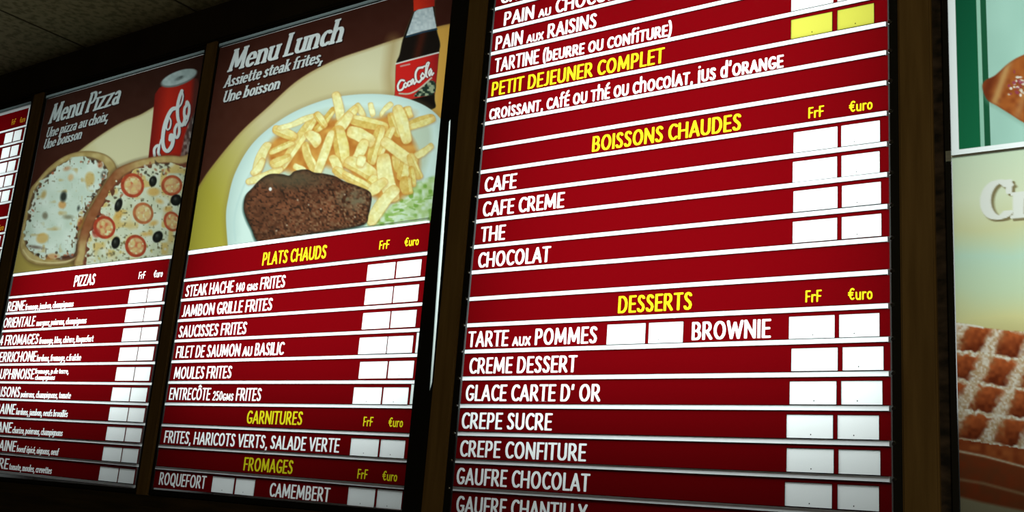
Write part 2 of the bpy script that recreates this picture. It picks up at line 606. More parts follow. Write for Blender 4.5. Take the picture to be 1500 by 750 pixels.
def split_sheet(outer, polys, runs):
    """cut a flat sheet along outlines; returns points, triangles and the region of each triangle:
    0 = sheet, 1.. = polys in order, 100+ = runs in order"""
    verts, edges = [], []

    def add(loop):
        b = len(verts)
        verts.extend(Vector((p[0] * 50, p[1] * 50)) for p in loop)
        n = len(loop)
        edges.extend((b + k, b + (k + 1) % n) for k in range(n))
    add(outer)
    for p in polys:
        add(p)
    for r in runs:
        for lp in r.loops():
            add(lp)
    v, e, f, _, _, _ = delaunay_2d_cdt(verts, edges, [], 0, 1e-5)
    pts = np.array([(p.x / 50, p.y / 50) for p in v])
    tri = np.array([t for t in f if len(t) == 3])
    c = pts[tri].mean(1)
    reg = np.where(in_poly(c[:, 0], c[:, 1], outer), 0, -1)
    for k, p in enumerate(polys):
        reg[in_poly(c[:, 0], c[:, 1], p)] = k + 1
    for k, r in enumerate(runs):
        reg[(r.field(c[:, 0], c[:, 1]) < 1.0)] = 100 + k
    return pts, tri, reg


def sheet_mesh(name, pts, tri, mats, parent, base, d=0.0, fm=None, skirt=None, skirt_d=0.003):
    used = np.unique(tri)
    remap = {int(u): k for k, u in enumerate(used)}
    vs = [W3(pts[u, 0], d, pts[u, 1]) for u in used]
    fs, m = [], []
    for n_, t in enumerate(tri):
        p = pts[t]
        ar = (p[1, 0] - p[0, 0]) * (p[2, 1] - p[0, 1]) - (p[2, 0] - p[0, 0]) * (p[1, 1] - p[0, 1])
        t = t if ar > 0 else t[::-1]
        fs.append(tuple(remap[int(i)] for i in t))
        m.append(0 if fm is None else int(fm[n_]))
    if skirt:
        n = len(skirt)
        b = len(vs)
        for p in skirt:
            vs.append(W3(p[0], d, p[1]))
        for p in skirt:
            vs.append(W3(p[0], d - skirt_d, p[1]))
        for k in range(n):
            k2 = (k + 1) % n
            fs.append((b + k, b + n + k, b + n + k2, b + k2))
            m.append(0)
    return link(name, vs, fs, mats, parent, m, base)


# ------------------------------------------------------------------ the setting
Z_TOP, Z_BOT = 0.135, -1.215
Z_CEIL = 0.262
XL, XR = -3.2, 2.2
b = MB(); b.box(XL, XR, -0.33, -0.23, -H0, Z_CEIL)
structure(b.make('wall_back', ['wall']), 'dark wall behind the row of lit menu boards')
b = MB(); b.box(XL, XR, -0.33, 4.0, -H0 - 0.1, -H0)
structure(b.make('floor', ['floor']))
b = MB(); b.box(XL, XR, -0.33, 4.0, Z_CEIL, Z_CEIL + 0.1)
s_ = 0.6
x0_ = P(128, 72)[0]
k_lo = int((XL - x0_) / s_)
for k in range(k_lo, 8):
    x = x0_ + k * s_
    if XL < x < XR:
        b.box(x - 0.004, x + 0.004, -0.2, 4.0, Z_CEIL - 0.0015, Z_CEIL + 0.01, 1)
for k in range(1, 7):
    b.box(XL, XR, -0.05 + k * s_ - 0.004, -0.05 + k * s_ + 0.004, Z_CEIL - 0.0015, Z_CEIL + 0.01, 1)
structure(b.make('ceiling', ['ceiling', 'seam']), 'dim olive ceiling of speckled tiles above the menu boards')
b = MB(); b.box(XL, XR, -0.23, 0.006, Z_TOP, Z_CEIL)
b.box(XL, XR, 0.006, 0.014, Z_TOP + 0.004, Z_TOP + 0.03)
structure(b.make('trim_1', ['wall']), 'dark fascia between the board tops and the ceiling')
b = MB(); b.box(XL, XR, -0.23, 0.012, Z_BOT - 0.16, Z_BOT)
b.box(XL, XR, 0.012, 0.02, Z_BOT - 0.16, Z_BOT - 0.03)
structure(b.make('trim_2', ['wood_dark']), 'dark wooden ledge running under the menu boards')
POSTS = [(-3.10, -3.03), (-2.068, -2.004), (-1.110, -1.060), (-0.0835, -0.0245), (0.948, 1.0065), (1.975, 2.035)]
for n_, (x0, x1) in enumerate(POSTS):
    b = MB()
    b.box(x0, x1, -0.23, 0.004, Z_BOT, Z_TOP)
    b.box(x0 + 0.003, x1 - 0.003, 0.004, 0.007, Z_BOT, Z_TOP)
    structure(b.make('trim_%d' % (n_ + 3), ['wood']), None if n_ in (0, 5) else
              'dark wooden post ' + ['', 'left of the pizza board', 'between the pizza board and the steak and fries board', 'between the steak and fries board and the drinks board', 'between the drinks board and the croissant board'][n_])
b = MB(); b.box(1.0065, 1.024, -0.23, -0.004, Z_BOT, Z_TOP)
structure(b.make('trim_9', ['gap']), 'dark filler with a painted mottled reflection between wooden post and croissant board')


# ------------------------------------------------------------------ light boxes
def light_box(name, label, x0, x1, gain=1.0):
    root = thing(name, label, 'menu board', W3((x0 + x1) / 2, -0.11, Z_BOT + 0.002), 'backlit menu boards along the wall')
    base = tuple(root.location)
    h = MB()
    zt, zb = Z_TOP - 0.002, Z_BOT + 0.002
    t = 0.004
    h.box(x0, x1, -0.215, -0.211, zb, zt)
    h.box(x0, x0 + t, -0.211, -0.006, zb, zt)
    h.box(x1 - t, x1, -0.211, -0.006, zb, zt)
    h.box(x0 + t, x1 - t, -0.211, -0.006, zb, zb + t)
    h.box(x0 + t, x1 - t, -0.211, -0.006, zt - t, zt)
    h.make('housing', ['inside'], root, base)
    w, hh = x1 - x0 - 0.04, LAMP_TOP - LAMP_BOTTOM
    lo = area_lamp('backlight', (0, 0, 0), (math.radians(-90), 0, 0), w, hh, gain * LAMP_GAIN * BACK_L * math.pi * w * hh, LAMP_TINT)
    lo.parent = root
    lo.location = np.subtract(W3((x0 + x1) / 2, -0.19, (LAMP_TOP + LAMP_BOTTOM) / 2), base)
    return root, base


def face_frame(root, base, x0, x1, fx0, fx1, fz0, fz1, alu_top=True, slot=None):
    """black front frame around the opening fx0..fx1, fz0..fz1"""
    zt, zb = Z_TOP - 0.002, Z_BOT + 0.002
    f = MB()
    f.box(x0, fx0, -0.006, 0.003, zb, zt)
    if slot is None:
        f.box(fx1, x1, -0.006, 0.003, zb, zt)
    f.box(fx0, fx1, -0.006, 0.003, zb, fz0)
    f.box(fx0, fx1, -0.006, 0.003, fz1 + (0.0125 if alu_top else 0), zt)
    f.make('frame', ['black'], root, base)
    if slot is not None:
        outer = [(fx1, zb), (x1, zb), (x1, zt), (fx1, zt)]
        pts, tri, reg = split_sheet(outer, [slot], [])
        o = sheet_mesh('side_frame', pts, tri[reg == 0], ['black'], root, base, 0.003, skirt=outer, skirt_d=0.009)
        g = sheet_mesh('light_slot', pts, tri[reg == 1], ['gleam'], root, base, 0.003, skirt=slot, skirt_d=0.004)
        g['label'] = 'narrow white glowing slot beside the board'
    if alu_top:
        f = MB()
        f.box(fx0 + 0.0005, fx1 - 0.0005, 0.000, 0.005, fz1 + 0.0008, fz1 + 0.012, 0, skip=('back',))
        o = f.make('top_rail', ['top_rail'], root, base)
        o['label'] = 'dim grey rail along the top edge'


class Rails:
    """rails of a board: each (xl, zl, xr, zr)"""
    def __init__(self, ends):
        self.e = ends

    def z(self, i, X):
        xl, zl, xr, zr = self.e[i]
        return zl + (X - xl) * (zr - zl) / (xr - xl)


def build_rail(root, base, e, h, over_l=0.0, over_r=0.0, knobs=None):
    xl, zl, xr, zr = e
    s = (zr - zl) / (xr - xl)
    x0, x1 = xl - over_l, xr + over_r
    r = MB()
    r.sloped(x0, x1, zl - over_l * s, zr + over_r * s, h, -0.0004, 0.0022, 0, skip=('back',))
    ro = r.make('rail', ['rail'], root, base)
    r = MB()
    for sg in (-1, 1):
        dz = sg * (h / 2 + 0.0006)
        r.sloped(xl, xr, zl + dz, zr + dz, 0.0011, -0.0004, 0.0012, 0)  # dark lines added beside the rail for the fringe along its bright edges
    r.make('fringe_line', ['dark'], ro, base)
    if knobs:
        for kx in knobs:
            r = MB()
            r.disc(kx, zl + (kx - xl) * s, 0.0042, 0.003, 0.0075)
            r.make('end_screw', ['knob'], ro, base)
    return ro


def build_strip(root, base, rails, i, j, xl, xr, hr, texts, cards, label, leak=None, frac=1.0):
    """one strip between rails i and j. texts: (text, px_l, px_r, baseline v, cap height, colour, style); cards: (px_l, px_r, colour, dot)"""
    e = hr / 2 + 0.0011
    xs = xr - (leak or 0.0)
    outer = [(xl, rails.z(j, xl) + e), (xs, rails.z(j, xs) + e), (xs, rails.z(i, xs) - e), (xl, rails.z(i, xl) - e)]
    runs, cols = [], []
    for (t, pl, pr, v, ch, c, style) in texts:
        zm = rails.z(i, (xl + xr) / 2)
        X0, X1 = None, None
        for it in range(3):
            za = rails.z(i, X0 if X0 is not None else (xl + xr) / 2) - v
            zb = rails.z(i, X1 if X1 is not None else (xl + xr) / 2) - v
            X0, X1 = X_at(pl, za), X_at(pr, zb)
        runs.append(Run(t, style, X0, X1, za, zb, ch))
        cols.append(c)
    polys, quads = [], []
    for (pl, pr, v0, v1, c, dot) in cards:
        zc = rails.z(i, xr - .1) - (v0 + v1) / 2
        for it in range(2):
            X0, X1 = X_at(pl, zc), X_at(pr, zc)
            zc = rails.z(i, (X0 + X1) / 2) - (v0 + v1) / 2
        sl = (rails.z(i, X1) - rails.z(i, X0)) / (X1 - X0)
        zt, zb = zc + (v1 - v0) / 2, zc - (v1 - v0) / 2
        X0, X1 = X0 + .0006, X1 - .0006
        mid = (X0 + X1) / 2
        q = [(X0, zb + (X0 - mid) * sl), (X1, zb + (X1 - mid) * sl), (X1, zt + (X1 - mid) * sl), (X0, zt + (X0 - mid) * sl)]
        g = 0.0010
        ring = [(q[0][0] - g, q[0][1] - g), (q[1][0] + g, q[1][1] - g), (q[2][0] + g, q[2][1] + g), (q[3][0] - g, q[3][1] + g)]  # dark outline: shading at the card edge put into the strip colour
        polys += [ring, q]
        quads.append((q, c, dot))
    pts, tri, reg = split_sheet(outer, polys, runs)
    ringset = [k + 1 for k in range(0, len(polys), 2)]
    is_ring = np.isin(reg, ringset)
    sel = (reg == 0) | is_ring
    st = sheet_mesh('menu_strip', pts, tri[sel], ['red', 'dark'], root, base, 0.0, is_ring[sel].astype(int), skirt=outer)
    st['label'] = label
    for n_, (q, c, dot) in enumerate(quads):
        k = reg == 2 * n_ + 2
        b_ = len(q)
        vs = [W3(p[0], 0.0008, p[1]) for p in q] + [W3(p[0], -0.0012, p[1]) for p in q]
        fs = [(0, 1, 2, 3)] + [(m_, m_ + 4, (m_ + 1) % 4 + 4, (m_ + 1) % 4) for m_ in range(4)]
        fm = [0] * 5
        if dot:
            dx, dz = q[0][0] + (q[1][0] - q[0][0]) * dot, q[0][1] + 0.0062
            o_ = len(vs)
            for m_ in range(8):
                an = m_ * math.pi / 4
                vs.append(W3(dx + .0011 * math.cos(an), 0.0012, dz + .0013 * math.sin(an)))
            fs.append(tuple(o_ + m_ for m_ in range(8)))
            fm.append(1)
        co = link('price_card', vs, fs, [c, 'dot'], st, fm, base)
        if c == 'card_yellow':
            co['label'] = 'yellow price card'
    for k, c in enumerate(cols):
        m = reg == 100 + k
        if m.any():
            o = sheet_mesh('lettering', pts, tri[m], [c], st, base, 0.0)
            o['label'] = c + ' letters'
    if leak:
        lk = [(xs + .0022, outer[1][1] + .001), (xr - .001, outer[1][1] + .001), (xr - .001, outer[2][1] - .001), (xs + .0022, outer[2][1] - .001)]
        vs = [W3(p[0], 0.0, p[1]) for p in lk]
        o = link('light_slot', vs, [(0, 1, 2, 3)], ['gleam'], st, None, base)
        o['label'] = 'white glowing gap at the strip end'
    return st


# ------------------------------------------------------------------ printed films: a picture painted on a fine grid of coloured points
def vnoise(x, y, s, seed):
    x, y = x / s, y / s
    i, j = np.floor(x).astype(np.int64), np.floor(y).astype(np.int64)
    u, v = x - i, y - j
    u, v = u * u * (3 - 2 * u), v * v * (3 - 2 * v)

    def hsh(i, j):
        n = (i * 374761393 + j * 668265263 + seed * 974711) & 0x7fffffff
        n = ((n ^ (n >> 13)) * 1274126177) & 0x7fffffff
        return ((n ^ (n >> 16)) & 0xffff) / 65535.0
    return (hsh(i, j) * (1 - u) + hsh(i + 1, j) * u) * (1 - v) + (hsh(i, j + 1) * (1 - u) + hsh(i + 1, j + 1) * u) * v


def catmull(p, n=6, closed=True):
    p = [np.array(q, float) for q in p]
    out = []
    N = len(p)
    for k in range(N if closed else N - 1):
        if closed:
            p0, p1, p2, p3 = p[k - 1], p[k], p[(k + 1) % N], p[(k + 2) % N]
        else:
            p0, p1, p2, p3 = p[max(k - 1, 0)], p[k], p[k + 1], p[min(k + 2, N - 1)]
        for t in np.arange(n) / n:
            out.append(tuple(.5 * (2 * p1 + (p2 - p0) * t + (2 * p0 - 5 * p1 + 4 * p2 - p3) * t * t + (3 * p1 - p0 - 3 * p2 + p3) * t ** 3)))
    if not closed:
        out.append(tuple(p[-1]))
    return out


class Canvas:
    def __init__(self, X, Z):
        self.X, self.Z = X, Z                 # plane coordinates (rows, cols)
        self.x, self.y = px_of(X, Z)          # position in the traced drawing
        self.c = np.zeros(X.shape + (3,))
        self.reg = np.zeros(X.shape, int)

    def box(self, x0, x1, y0, y1):
        return np.nonzero((self.x > x0) & (self.x < x1) & (self.y > y0) & (self.y < y1))

    def put(self, idx, alpha, color, region=None):
        al = np.clip(alpha, 0, 1)[..., None]
        self.c[idx] = self.c[idx] * (1 - al) + np.asarray(color, float) * al
        if region is not None:
            r = self.reg[idx]
            r[np.clip(alpha, 0, 1) > .5] = region
            self.reg[idx] = r

    def dist_poly(self, pts, pad=6):
        xs, ys = [p[0] for p in pts], [p[1] for p in pts]
        idx = self.box(min(xs) - pad, max(xs) + pad, min(ys) - pad, max(ys) + pad)
        x, y = self.x[idx], self.y[idx]
        d = np.full(x.shape, 1e9)
        n = len(pts)
        for k in range(n):
            (x0, y0), (x1, y1) = pts[k], pts[(k + 1) % n]
            dx, dy = x1 - x0, y1 - y0
            t = np.clip(((x - x0) * dx + (y - y0) * dy) / (dx * dx + dy * dy + 1e-9), 0, 1)
            d = np.minimum(d, np.hypot(x - x0 - t * dx, y - y0 - t * dy))
        d[in_poly(x, y, pts)] *= -1
        return idx, x, y, d

    def poly(self, pts, color, region=None, soft=1.0, alpha=1.0):
        idx, x, y, d = self.dist_poly(pts, 4 + 2 * soft)
        if len(x):
            cc = color(x, y, d) if callable(color) else color
            self.put(idx, np.clip(.5 - d / soft, 0, 1) * alpha, cc, region)

    def ell(self, cx, cy, rx, ry, ang, color, region=None, soft=1.0, alpha=1.0):
        R = max(rx, ry) + 4 + soft
        idx = self.box(cx - R, cx + R, cy - R, cy + R)
        x, y = self.x[idx], self.y[idx]
        if not len(x):
            return
        ca, sa = math.cos(math.radians(ang)), math.sin(math.radians(ang))
        u, v = (x - cx) * ca + (y - cy) * sa, -(x - cx) * sa + (y - cy) * ca
        q = np.hypot(u / rx, v / ry)
        d = (q - 1) * min(rx, ry)
        cc = color(x, y, d, q) if callable(color) else color
        self.put(idx, np.clip(.5 - d / soft, 0, 1) * alpha, cc, region)

    def stroke(self, pts, w, color, region=None, soft=1.0, w1=None, alpha=1.0):
        xs, ys = [p[0] for p in pts], [p[1] for p in pts]
        pad = w + 3 + soft
        idx = self.box(min(xs) - pad, max(xs) + pad, min(ys) - pad, max(ys) + pad)
        x, y = self.x[idx], self.y[idx]
        if not len(x):
            return
        w1 = w if w1 is None else w1
        d = np.full(x.shape, 1e9)
        n = len(pts) - 1
        for k in range(n):
            (x0, y0), (x1, y1) = pts[k], pts[k + 1]
            dx, dy = x1 - x0, y1 - y0
            t = np.clip(((x - x0) * dx + (y - y0) * dy) / (dx * dx + dy * dy + 1e-9), 0, 1)
            ww = (w + (w1 - w) * (k + t) / n) / 2
            d = np.minimum(d, np.hypot(x - x0 - t * dx, y - y0 - t * dy) - ww)
        self.put(idx, np.clip(.5 - d / soft, 0, 1) * alpha, color(x, y, d) if callable(color) else color, region)

    def text(self, run, color, region=None, shadow=None):
        f = run.field(self.X, self.Z)
        idx = np.nonzero(f < 1.6)
        if shadow is not None:
            g = run.field(self.X - .004, self.Z + .004)
            i2 = np.nonzero(g < 1.5)
            self.put(i2, np.clip((1.3 - g[i2]) / .5, 0, 1), shadow)
        self.put(idx, np.clip((1.12 - f[idx]) / .3, 0, 1), color, region)


def build_film(root, base, cv, region_names, d=0.0, gain=1.0, sheet='photo_film', label=None):
    ny, nx = cv.X.shape
    c = np.clip(lin(np.clip(cv.c, 0, 255)) / BACK_L * gain * 0.66, 0.0005, .9)
    cell = cv.reg[:-1, :-1]
    film = None
    order = [0] + sorted(region_names)
    for r in order:
        m = cell == r
        if not m.any():
            if r:
                continue
        ii, jj = np.nonzero(m)
        vid = np.full((ny, nx), -1, int)
        for di, dj in ((0, 0), (1, 0), (1, 1), (0, 1)):
            vid[ii + di, jj + dj] = 0
        k = np.nonzero(vid.ravel() == 0)[0]
        flat = vid.ravel()
        flat[k] = np.arange(len(k))
        vid = flat.reshape(ny, nx)
        nv = len(k)
        # rows run downwards: wind so that the face looks into the room
        quads = np.stack([vid[ii, jj], vid[ii + 1, jj], vid[ii + 1, jj + 1], vid[ii, jj + 1]], 1)
        co = np.zeros((nv, 3))
        co[:, 0] = cv.X.ravel()[k]
        co[:, 1] = -d
        co[:, 2] = cv.Z.ravel()[k] + H0
        co -= np.array(base)
        name = sheet if r == 0 else region_names[r][0]
        me = bpy.data.meshes.new(name)
        me.vertices.add(nv)
        me.vertices.foreach_set('co', co.ravel())
        nq = len(quads)
        me.loops.add(nq * 4)
        me.loops.foreach_set('vertex_index', quads.ravel().astype(np.int32))
        me.polygons.add(nq)
        me.polygons.foreach_set('loop_start', np.arange(0, nq * 4, 4, dtype=np.int32))
        me.update(calc_edges=True)
        at = me.attributes.new('print', 'FLOAT_COLOR', 'POINT')
        rgba = np.ones((nv, 4), np.float32)
        rgba[:, :3] = c.reshape(-1, 3)[k]
        at.data.foreach_set('color', rgba.ravel())
        me.materials.append(MAT['print'])
        o = bpy.data.objects.new(name, me)
        col.objects.link(o)
        if r == 0:
            film = o
            o.parent = root
            if label:
                o['label'] = label
        else:
            o.parent = film
            if region_names[r][1]:
                o['label'] = region_names[r][1]
    return film


def grid(x0, x1, z0, z1, step, xfine=None):
    xs = np.linspace(x0, x1, int((x1 - x0) / step) + 1) if xfine is None else np.concatenate([np.arange(x0, xfine, step), np.linspace(xfine, x1, 160)])
    zs = np.linspace(z1, z0, int((z1 - z0) / step) + 1)
    X, Z = np.meshgrid(xs, zs)
    return X, Z


def mix(a_, b_, t):
    t = np.clip(t, 0, 1)[..., None]
    return np.asarray(a_, float) * (1 - t) + np.asarray(b_, float) * t


def text_at(text, p0, p1, cap, style='serif', shear=.22):
    (x0, z0), (x1, z1) = P(*p0), P(*p1)
    return Run(text, style, x0, x1, z0, z1, cap, shear)


# ---- the steak and fries picture
def paint_lunch():
    X, Z = grid(-1.0495, -0.1405, -0.522, 0.112, 0.00185)
    cv = Canvas(X, Z)
    x, y = cv.x, cv.y
    n1 = vnoise(x, y, 9, 3)
    cv.c[:] = mix((58, 28, 21), (70, 38, 27), np.clip((y - 40) / 260, 0, 1)) + (n1[..., None] - .5) * 4
    # cream sweep behind the plate
    arc = catmull([(262, 320), (290, 274), (311, 243), (351, 195), (392, 157), (437, 117), (488, 89), (539, 71), (584, 56), (637, 40), (668, 33)], 8, False)
    sweep = arc + [(720, 33), (700, 400), (200, 420)]

    def cream(x, y, d):
        c = mix((176, 166, 62), (196, 186, 140), (x - 290) / 130 - (y - 250) / 260)
        c = mix(c, (206, 200, 162), np.clip((x - 440) / 90, 0, 1) * np.clip((150 - y) / 40, 0, 1))
        c = mix(c, (206, 156, 70), (x - 612) / 30)
        c = mix(c, (150, 118, 70), np.clip(1 + d / 5, 0, 1) * .55)
        return c
    cv.poly(sweep, cream, None, 2.0)
    plate = catmull([(334, 365), (331, 320), (334, 292), (345, 252), (372, 208), (418, 171), (470, 148), (520, 138.5), (570, 139), (610, 149), (640, 168), (668, 205)], 8, False) + [(690, 380), (340, 380)]
    # bottle
    glass_ = catmull([(590, 57), (600, 30), (607, 12), (607, -12), (637, -12), (637, 10), (640, 43), (645, 64), (643, 80), (637, 140), (634, 160), (580, 160), (579, 130), (580, 94), (585, 80)], 5)
    cv.stroke([(577, 60), (570, 110), (574, 140)], 16, (150, 120, 70), None, 16, alpha=.5)
    cv.poly(glass_, lambda x, y, d: mix(mix((24, 19, 16), (58, 26, 18), np.exp(-((x - 614 + (y - 70) * .25) / 6) ** 2)), (120, 110, 70), np.clip(1 + d / 1.5, 0, 1) * .5), 1, 1.5)
    cv.poly([(605, -20), (637, -20), (636.5, 9), (622, 12), (606, 16.5)], lambda x, y, d: mix((205, 48, 28), (160, 34, 26), (x - 612) / 28), 1, 1.5)
    cv.poly([(607, 17.5), (612, 14), (634, 10), (636, 22), (639.5, 41), (620, 45.5), (595, 52.5), (600, 38)], lambda x, y, d: mix((205, 215, 215), (165, 178, 182), vnoise(x, y, 3, 8)), 1, 1.2)
    cv.stroke([(595, 54), (620, 47), (640, 42.5)], 2, (35, 62, 82), None, 1.2)
    lab = [(580, 94), (600, 88.5), (625, 82), (642.5, 77.5), (641, 100), (637, 137), (618, 142), (600, 146), (578, 146), (579, 120)]
    cv.poly(lab, lambda x, y, d: mix((196, 34, 30), (150, 30, 30), (x - 622) / 18), 1, 1.2)
    cv.stroke([(580, 93.5), (600, 88), (625, 81.5), (642.5, 77)], 2.0, (215, 215, 205), None, 1.2)
    cv.poly(catmull([(606, 141), (616, 130), (630, 118), (638, 122), (636, 137), (620, 141)], 4), lambda x, y, d: mix((36, 52, 42), (150, 160, 130), (vnoise(x, y, 3, 5) - .45) * 3), None, 1.5)
    cv.stroke(catmull([(585, 137), (600, 137), (615, 129), (632, 114)], 5, False), 2.2, (190, 190, 170), None, 1.5)
    cv.stroke([(587, 97), (600, 94)], 2, (190, 150, 140), None, 1.5)
    # the script on the label
    wht = (226, 226, 220)

    def sc_(pts, w):
        q = catmull(pts, 6, False)
        cv.stroke(q, w + 1.4, (90, 20, 24), None, 1.2)
    script = [([(592, 118), (587, 118), (583, 125), (584, 132), (589, 131), (592, 126)], 3.0), ([(594, 121), (591.5, 125), (594, 128), (596.5, 124), (594, 121)], 2.4),
              ([(600.5, 119), (597.5, 121), (598, 126), (601, 124)], 2.4), ([(605, 116), (602, 119), (603, 123.5), (605.5, 117), (606.5, 123), (609, 120)], 2.4),
              ([(619, 99), (613, 100), (609, 107), (609.5, 117), (614, 120), (619, 114)], 3.2), ([(612, 100), (619, 98), (625, 96)], 2.2), ([(619, 107), (616.5, 112), (619, 116), (622, 111), (619, 107)], 2.4),
              ([(624, 112), (626, 100), (628.5, 92), (625, 94), (623.5, 108), (626, 113)], 2.4), ([(631, 101), (628, 106), (629.5, 111), (632, 103), (632.5, 110), (635, 107)], 2.4)]
    for p, w in script:
        sc_(p, w)
    for p, w in script:
        cv.stroke(catmull(p, 6, False), w, wht, None, 1.0)
    # plate and its soft shade in the picture
    cv.poly(plate, (120, 100, 62), None, 16, .55)
    cv.poly(plate, lambda x, y, d: mix(mix((188, 212, 204), (210, 232, 222), -d / 22), (190, 214, 206), np.clip((vnoise(x, y, 20, 4) - .5), 0, 1)), 2, 1.6)
    cv.stroke(catmull([(345, 352), (343, 325), (350, 292), (368, 252), (402, 214), (450, 182)], 6, False), 2.0, (188, 214, 208), None, 3)
    # shade under the food
    cv.poly(catmull([(372, 262), (378, 240), (400, 200), (440, 175), (490, 158), (560, 160), (620, 176), (632, 200), (622, 250), (600, 285), (560, 320), (430, 262)], 5), (168, 176, 140), None, 9, .5)
    # salad
    cv.poly(catmull([(538, 332), (548, 316), (568, 306), (590, 286), (612, 268), (638, 258), (650, 262), (645, 300), (632, 325)], 5),
            lambda x, y, d: mix(mix((172, 200, 130), (206, 226, 196), vnoise(x, y, 5, 21) * 1.4 - .2), (126, 168, 72), (vnoise(x, y, 7, 5) - .55) * 4), 5, 5)
    for k in range(26):
        rr = random.Random(k)
        u, v = rr.random(), rr.random()
        px_, py_ = 556 + 84 * u, 316 - 46 * u + 22 * v - 6
        an = rr.uniform(-1, .6)
        cv.stroke([(px_, py_), (px_ + 9 * math.cos(an), py_ + 6 * math.sin(an))], 2.2, rr.choice([(212, 228, 190), (150, 186, 96), (120, 164, 70), (222, 232, 206)]), None, 1.6, alpha=.8)
    # orange-brown depth between the fries
    for c_, r_ in (((420, 222), (30, 26)), ((450, 232), (34, 22)), ((500, 210), (40, 38)), ((545, 230), (40, 45)), ((570, 262), (34, 34)), ((590, 225), (22, 38)), ((556, 184), (46, 12)), ((470, 190), (22, 18))):
        cv.ell(c_[0], c_[1], r_[0], r_[1], -20, lambda x, y, d, q: mix((176, 106, 42), (214, 160, 78), vnoise(x, y, 8, 31)), 3, 9)
    FR = [(457, 177, 414, 242, 12, 0), (405, 191, 428, 200, 12, .1), (412, 187, 458, 170, 7, -.3), (398, 222, 426, 210, 8, 0), (391, 214, 377, 250, 12, -.15), (384, 236, 372, 252, 9, -.2), (366, 265, 408, 248, 9, -.1), (487, 162, 464, 188, 9, .3),
          (402, 240, 420, 232, 11, 0), (464, 168, 474, 182, 10, .2), (492, 141, 498, 173, 11, -.2), (543, 153, 546, 167, 7, -.4), (572, 153, 559, 167, 6, -.35), (524, 154, 531, 167, 8, -.2), (520, 160, 496, 184, 9, 0), (519, 176, 562, 186, 14, .15), (510, 170, 486, 197, 12, -.2),
          (452, 197, 464, 210, 14, -.1), (596, 159, 600, 169, 11, .2), (630, 174, 602, 184, 12, .15), (574, 172, 583, 196, 11, .25), (583, 164, 595, 203, 15, -.05), (630, 214, 609, 228, 9, -.1), (495, 194, 502, 234, 18, .25), (448, 216, 461, 249, 12, 0), (484, 198, 465, 252, 11, -.15),
          (432, 244, 446, 250, 8, -.3), (557, 192, 545, 234, 13, .15), (574, 189, 558, 225, 9, 0), (516, 195, 541, 206, 17, -.1), (533, 209, 520, 234, 12, -.15), (580, 230, 584, 248, 12, .1), (593, 236, 588, 258, 14, .2), (566, 210, 604, 236, 15, -.05), (602, 232, 613, 256, 11, .05), (602, 248, 605, 270, 7, .35),
          (595, 264, 597, 281, 15, .2), (514, 240, 543, 256, 19, 0), (530, 230, 527, 242, 11, -.2), (541, 262, 549, 268, 13, .3), (488, 233, 497, 255, 12, -.1), (494, 250, 514, 267, 11, .05), (507, 257, 543, 277, 10, .1), (563, 236, 575, 284, 20, -.15), (560, 267, 543, 281, 12, -.1), (577, 280, 545, 322, 15, -.15)]
    for n_, (x0, y0, x1, y1, w, warm) in enumerate(FR):
        w *= 1.26
        dx, dy = x1 - x0, y1 - y0
        L_ = math.hypot(dx, dy)
        ux, uy = dx / L_, dy / L_
        rr = random.Random(n_ + 50)
        h = w / 2

        def corner(s, t):
            return (x0 + ux * (s + rr.uniform(-1.5, 1.5)) - uy * t, y0 + uy * (s + rr.uniform(-1.5, 1.5)) + ux * t)
        e_ = min(h * .7, L_ * .25)
        bend = rr.uniform(-.28, .28) * h
        pts = catmull([corner(-e_, -h * .7), corner(L_ * .3, -h * rr.uniform(.82, 1.08) + bend), corner(L_ * .7, -h * rr.uniform(.82, 1.08) + bend), corner(L_ + e_, -h * .7), corner(L_ + e_, h * .65), corner(L_ * .7, h * .95 + bend), corner(L_ * .3, h * .95 + bend), corner(-e_, h * .65)], 4)
        facet = rr.uniform(-.35, .35)
        sgn = 1 if -uy >= 0 else -1

        def fc(x, y, d, x0=x0, y0=y0, ux=ux, uy=uy, h=h, L_=L_, warm=warm, facet=facet, sgn=sgn, n_=n_):
            t = ((x - x0) * -uy + (y - y0) * ux) / h * sgn
            s = ((x - x0) * ux + (y - y0) * uy) / L_
            base_c = mix((238, 234, 174), (226, 206, 118), .36 + warm * 1.1 + (vnoise(x, y, 6, n_) - .5) * .7)
            side = mix(base_c, (208, 170, 80), .5 + warm)
            c = np.where((t < facet)[..., None], side * .35 + base_c * .65 if warm < 0 else side, base_c)
            c = mix(c, (204, 148, 64), np.clip(1.0 + d / 1.6, 0, 1) * .45)
            c = mix(c, (206, 148, 62), np.clip((np.abs(s - .5) - .42) * 4, 0, 1) * (.3 + max(0, warm)))
            c = c + ((vnoise(x, y, 3, n_ + 200) - .5) * 26 + (vnoise(x, y, 9, n_ + 300) - .5) * 16)[..., None] * np.array((.8, 1.0, 1.1))
            return c
        cv.poly([(p[0] + .8, p[1] + 1.2) for p in pts], (168, 104, 44), None, 4.5, .42 if warm > -.25 else .12)
        cv.poly(pts, fc, 3, 1.6)
    # steak
    steak = catmull([(357, 301), (360, 286), (370, 275), (381, 263), (395, 255), (413, 255), (424, 257), (432, 250.5), (449, 248), (460, 252.5), (473, 254), (491, 258), (503, 265), (523, 272), (540, 279.5), (544.5, 288), (543, 301), (540, 314), (533, 329), (488, 338), (436, 346), (383, 356), (368, 334), (359, 314)], 5)
    cv.poly([(p[0] - 1.5, p[1] + 2.5) for p in steak], (34, 62, 54), None, 4, .85)

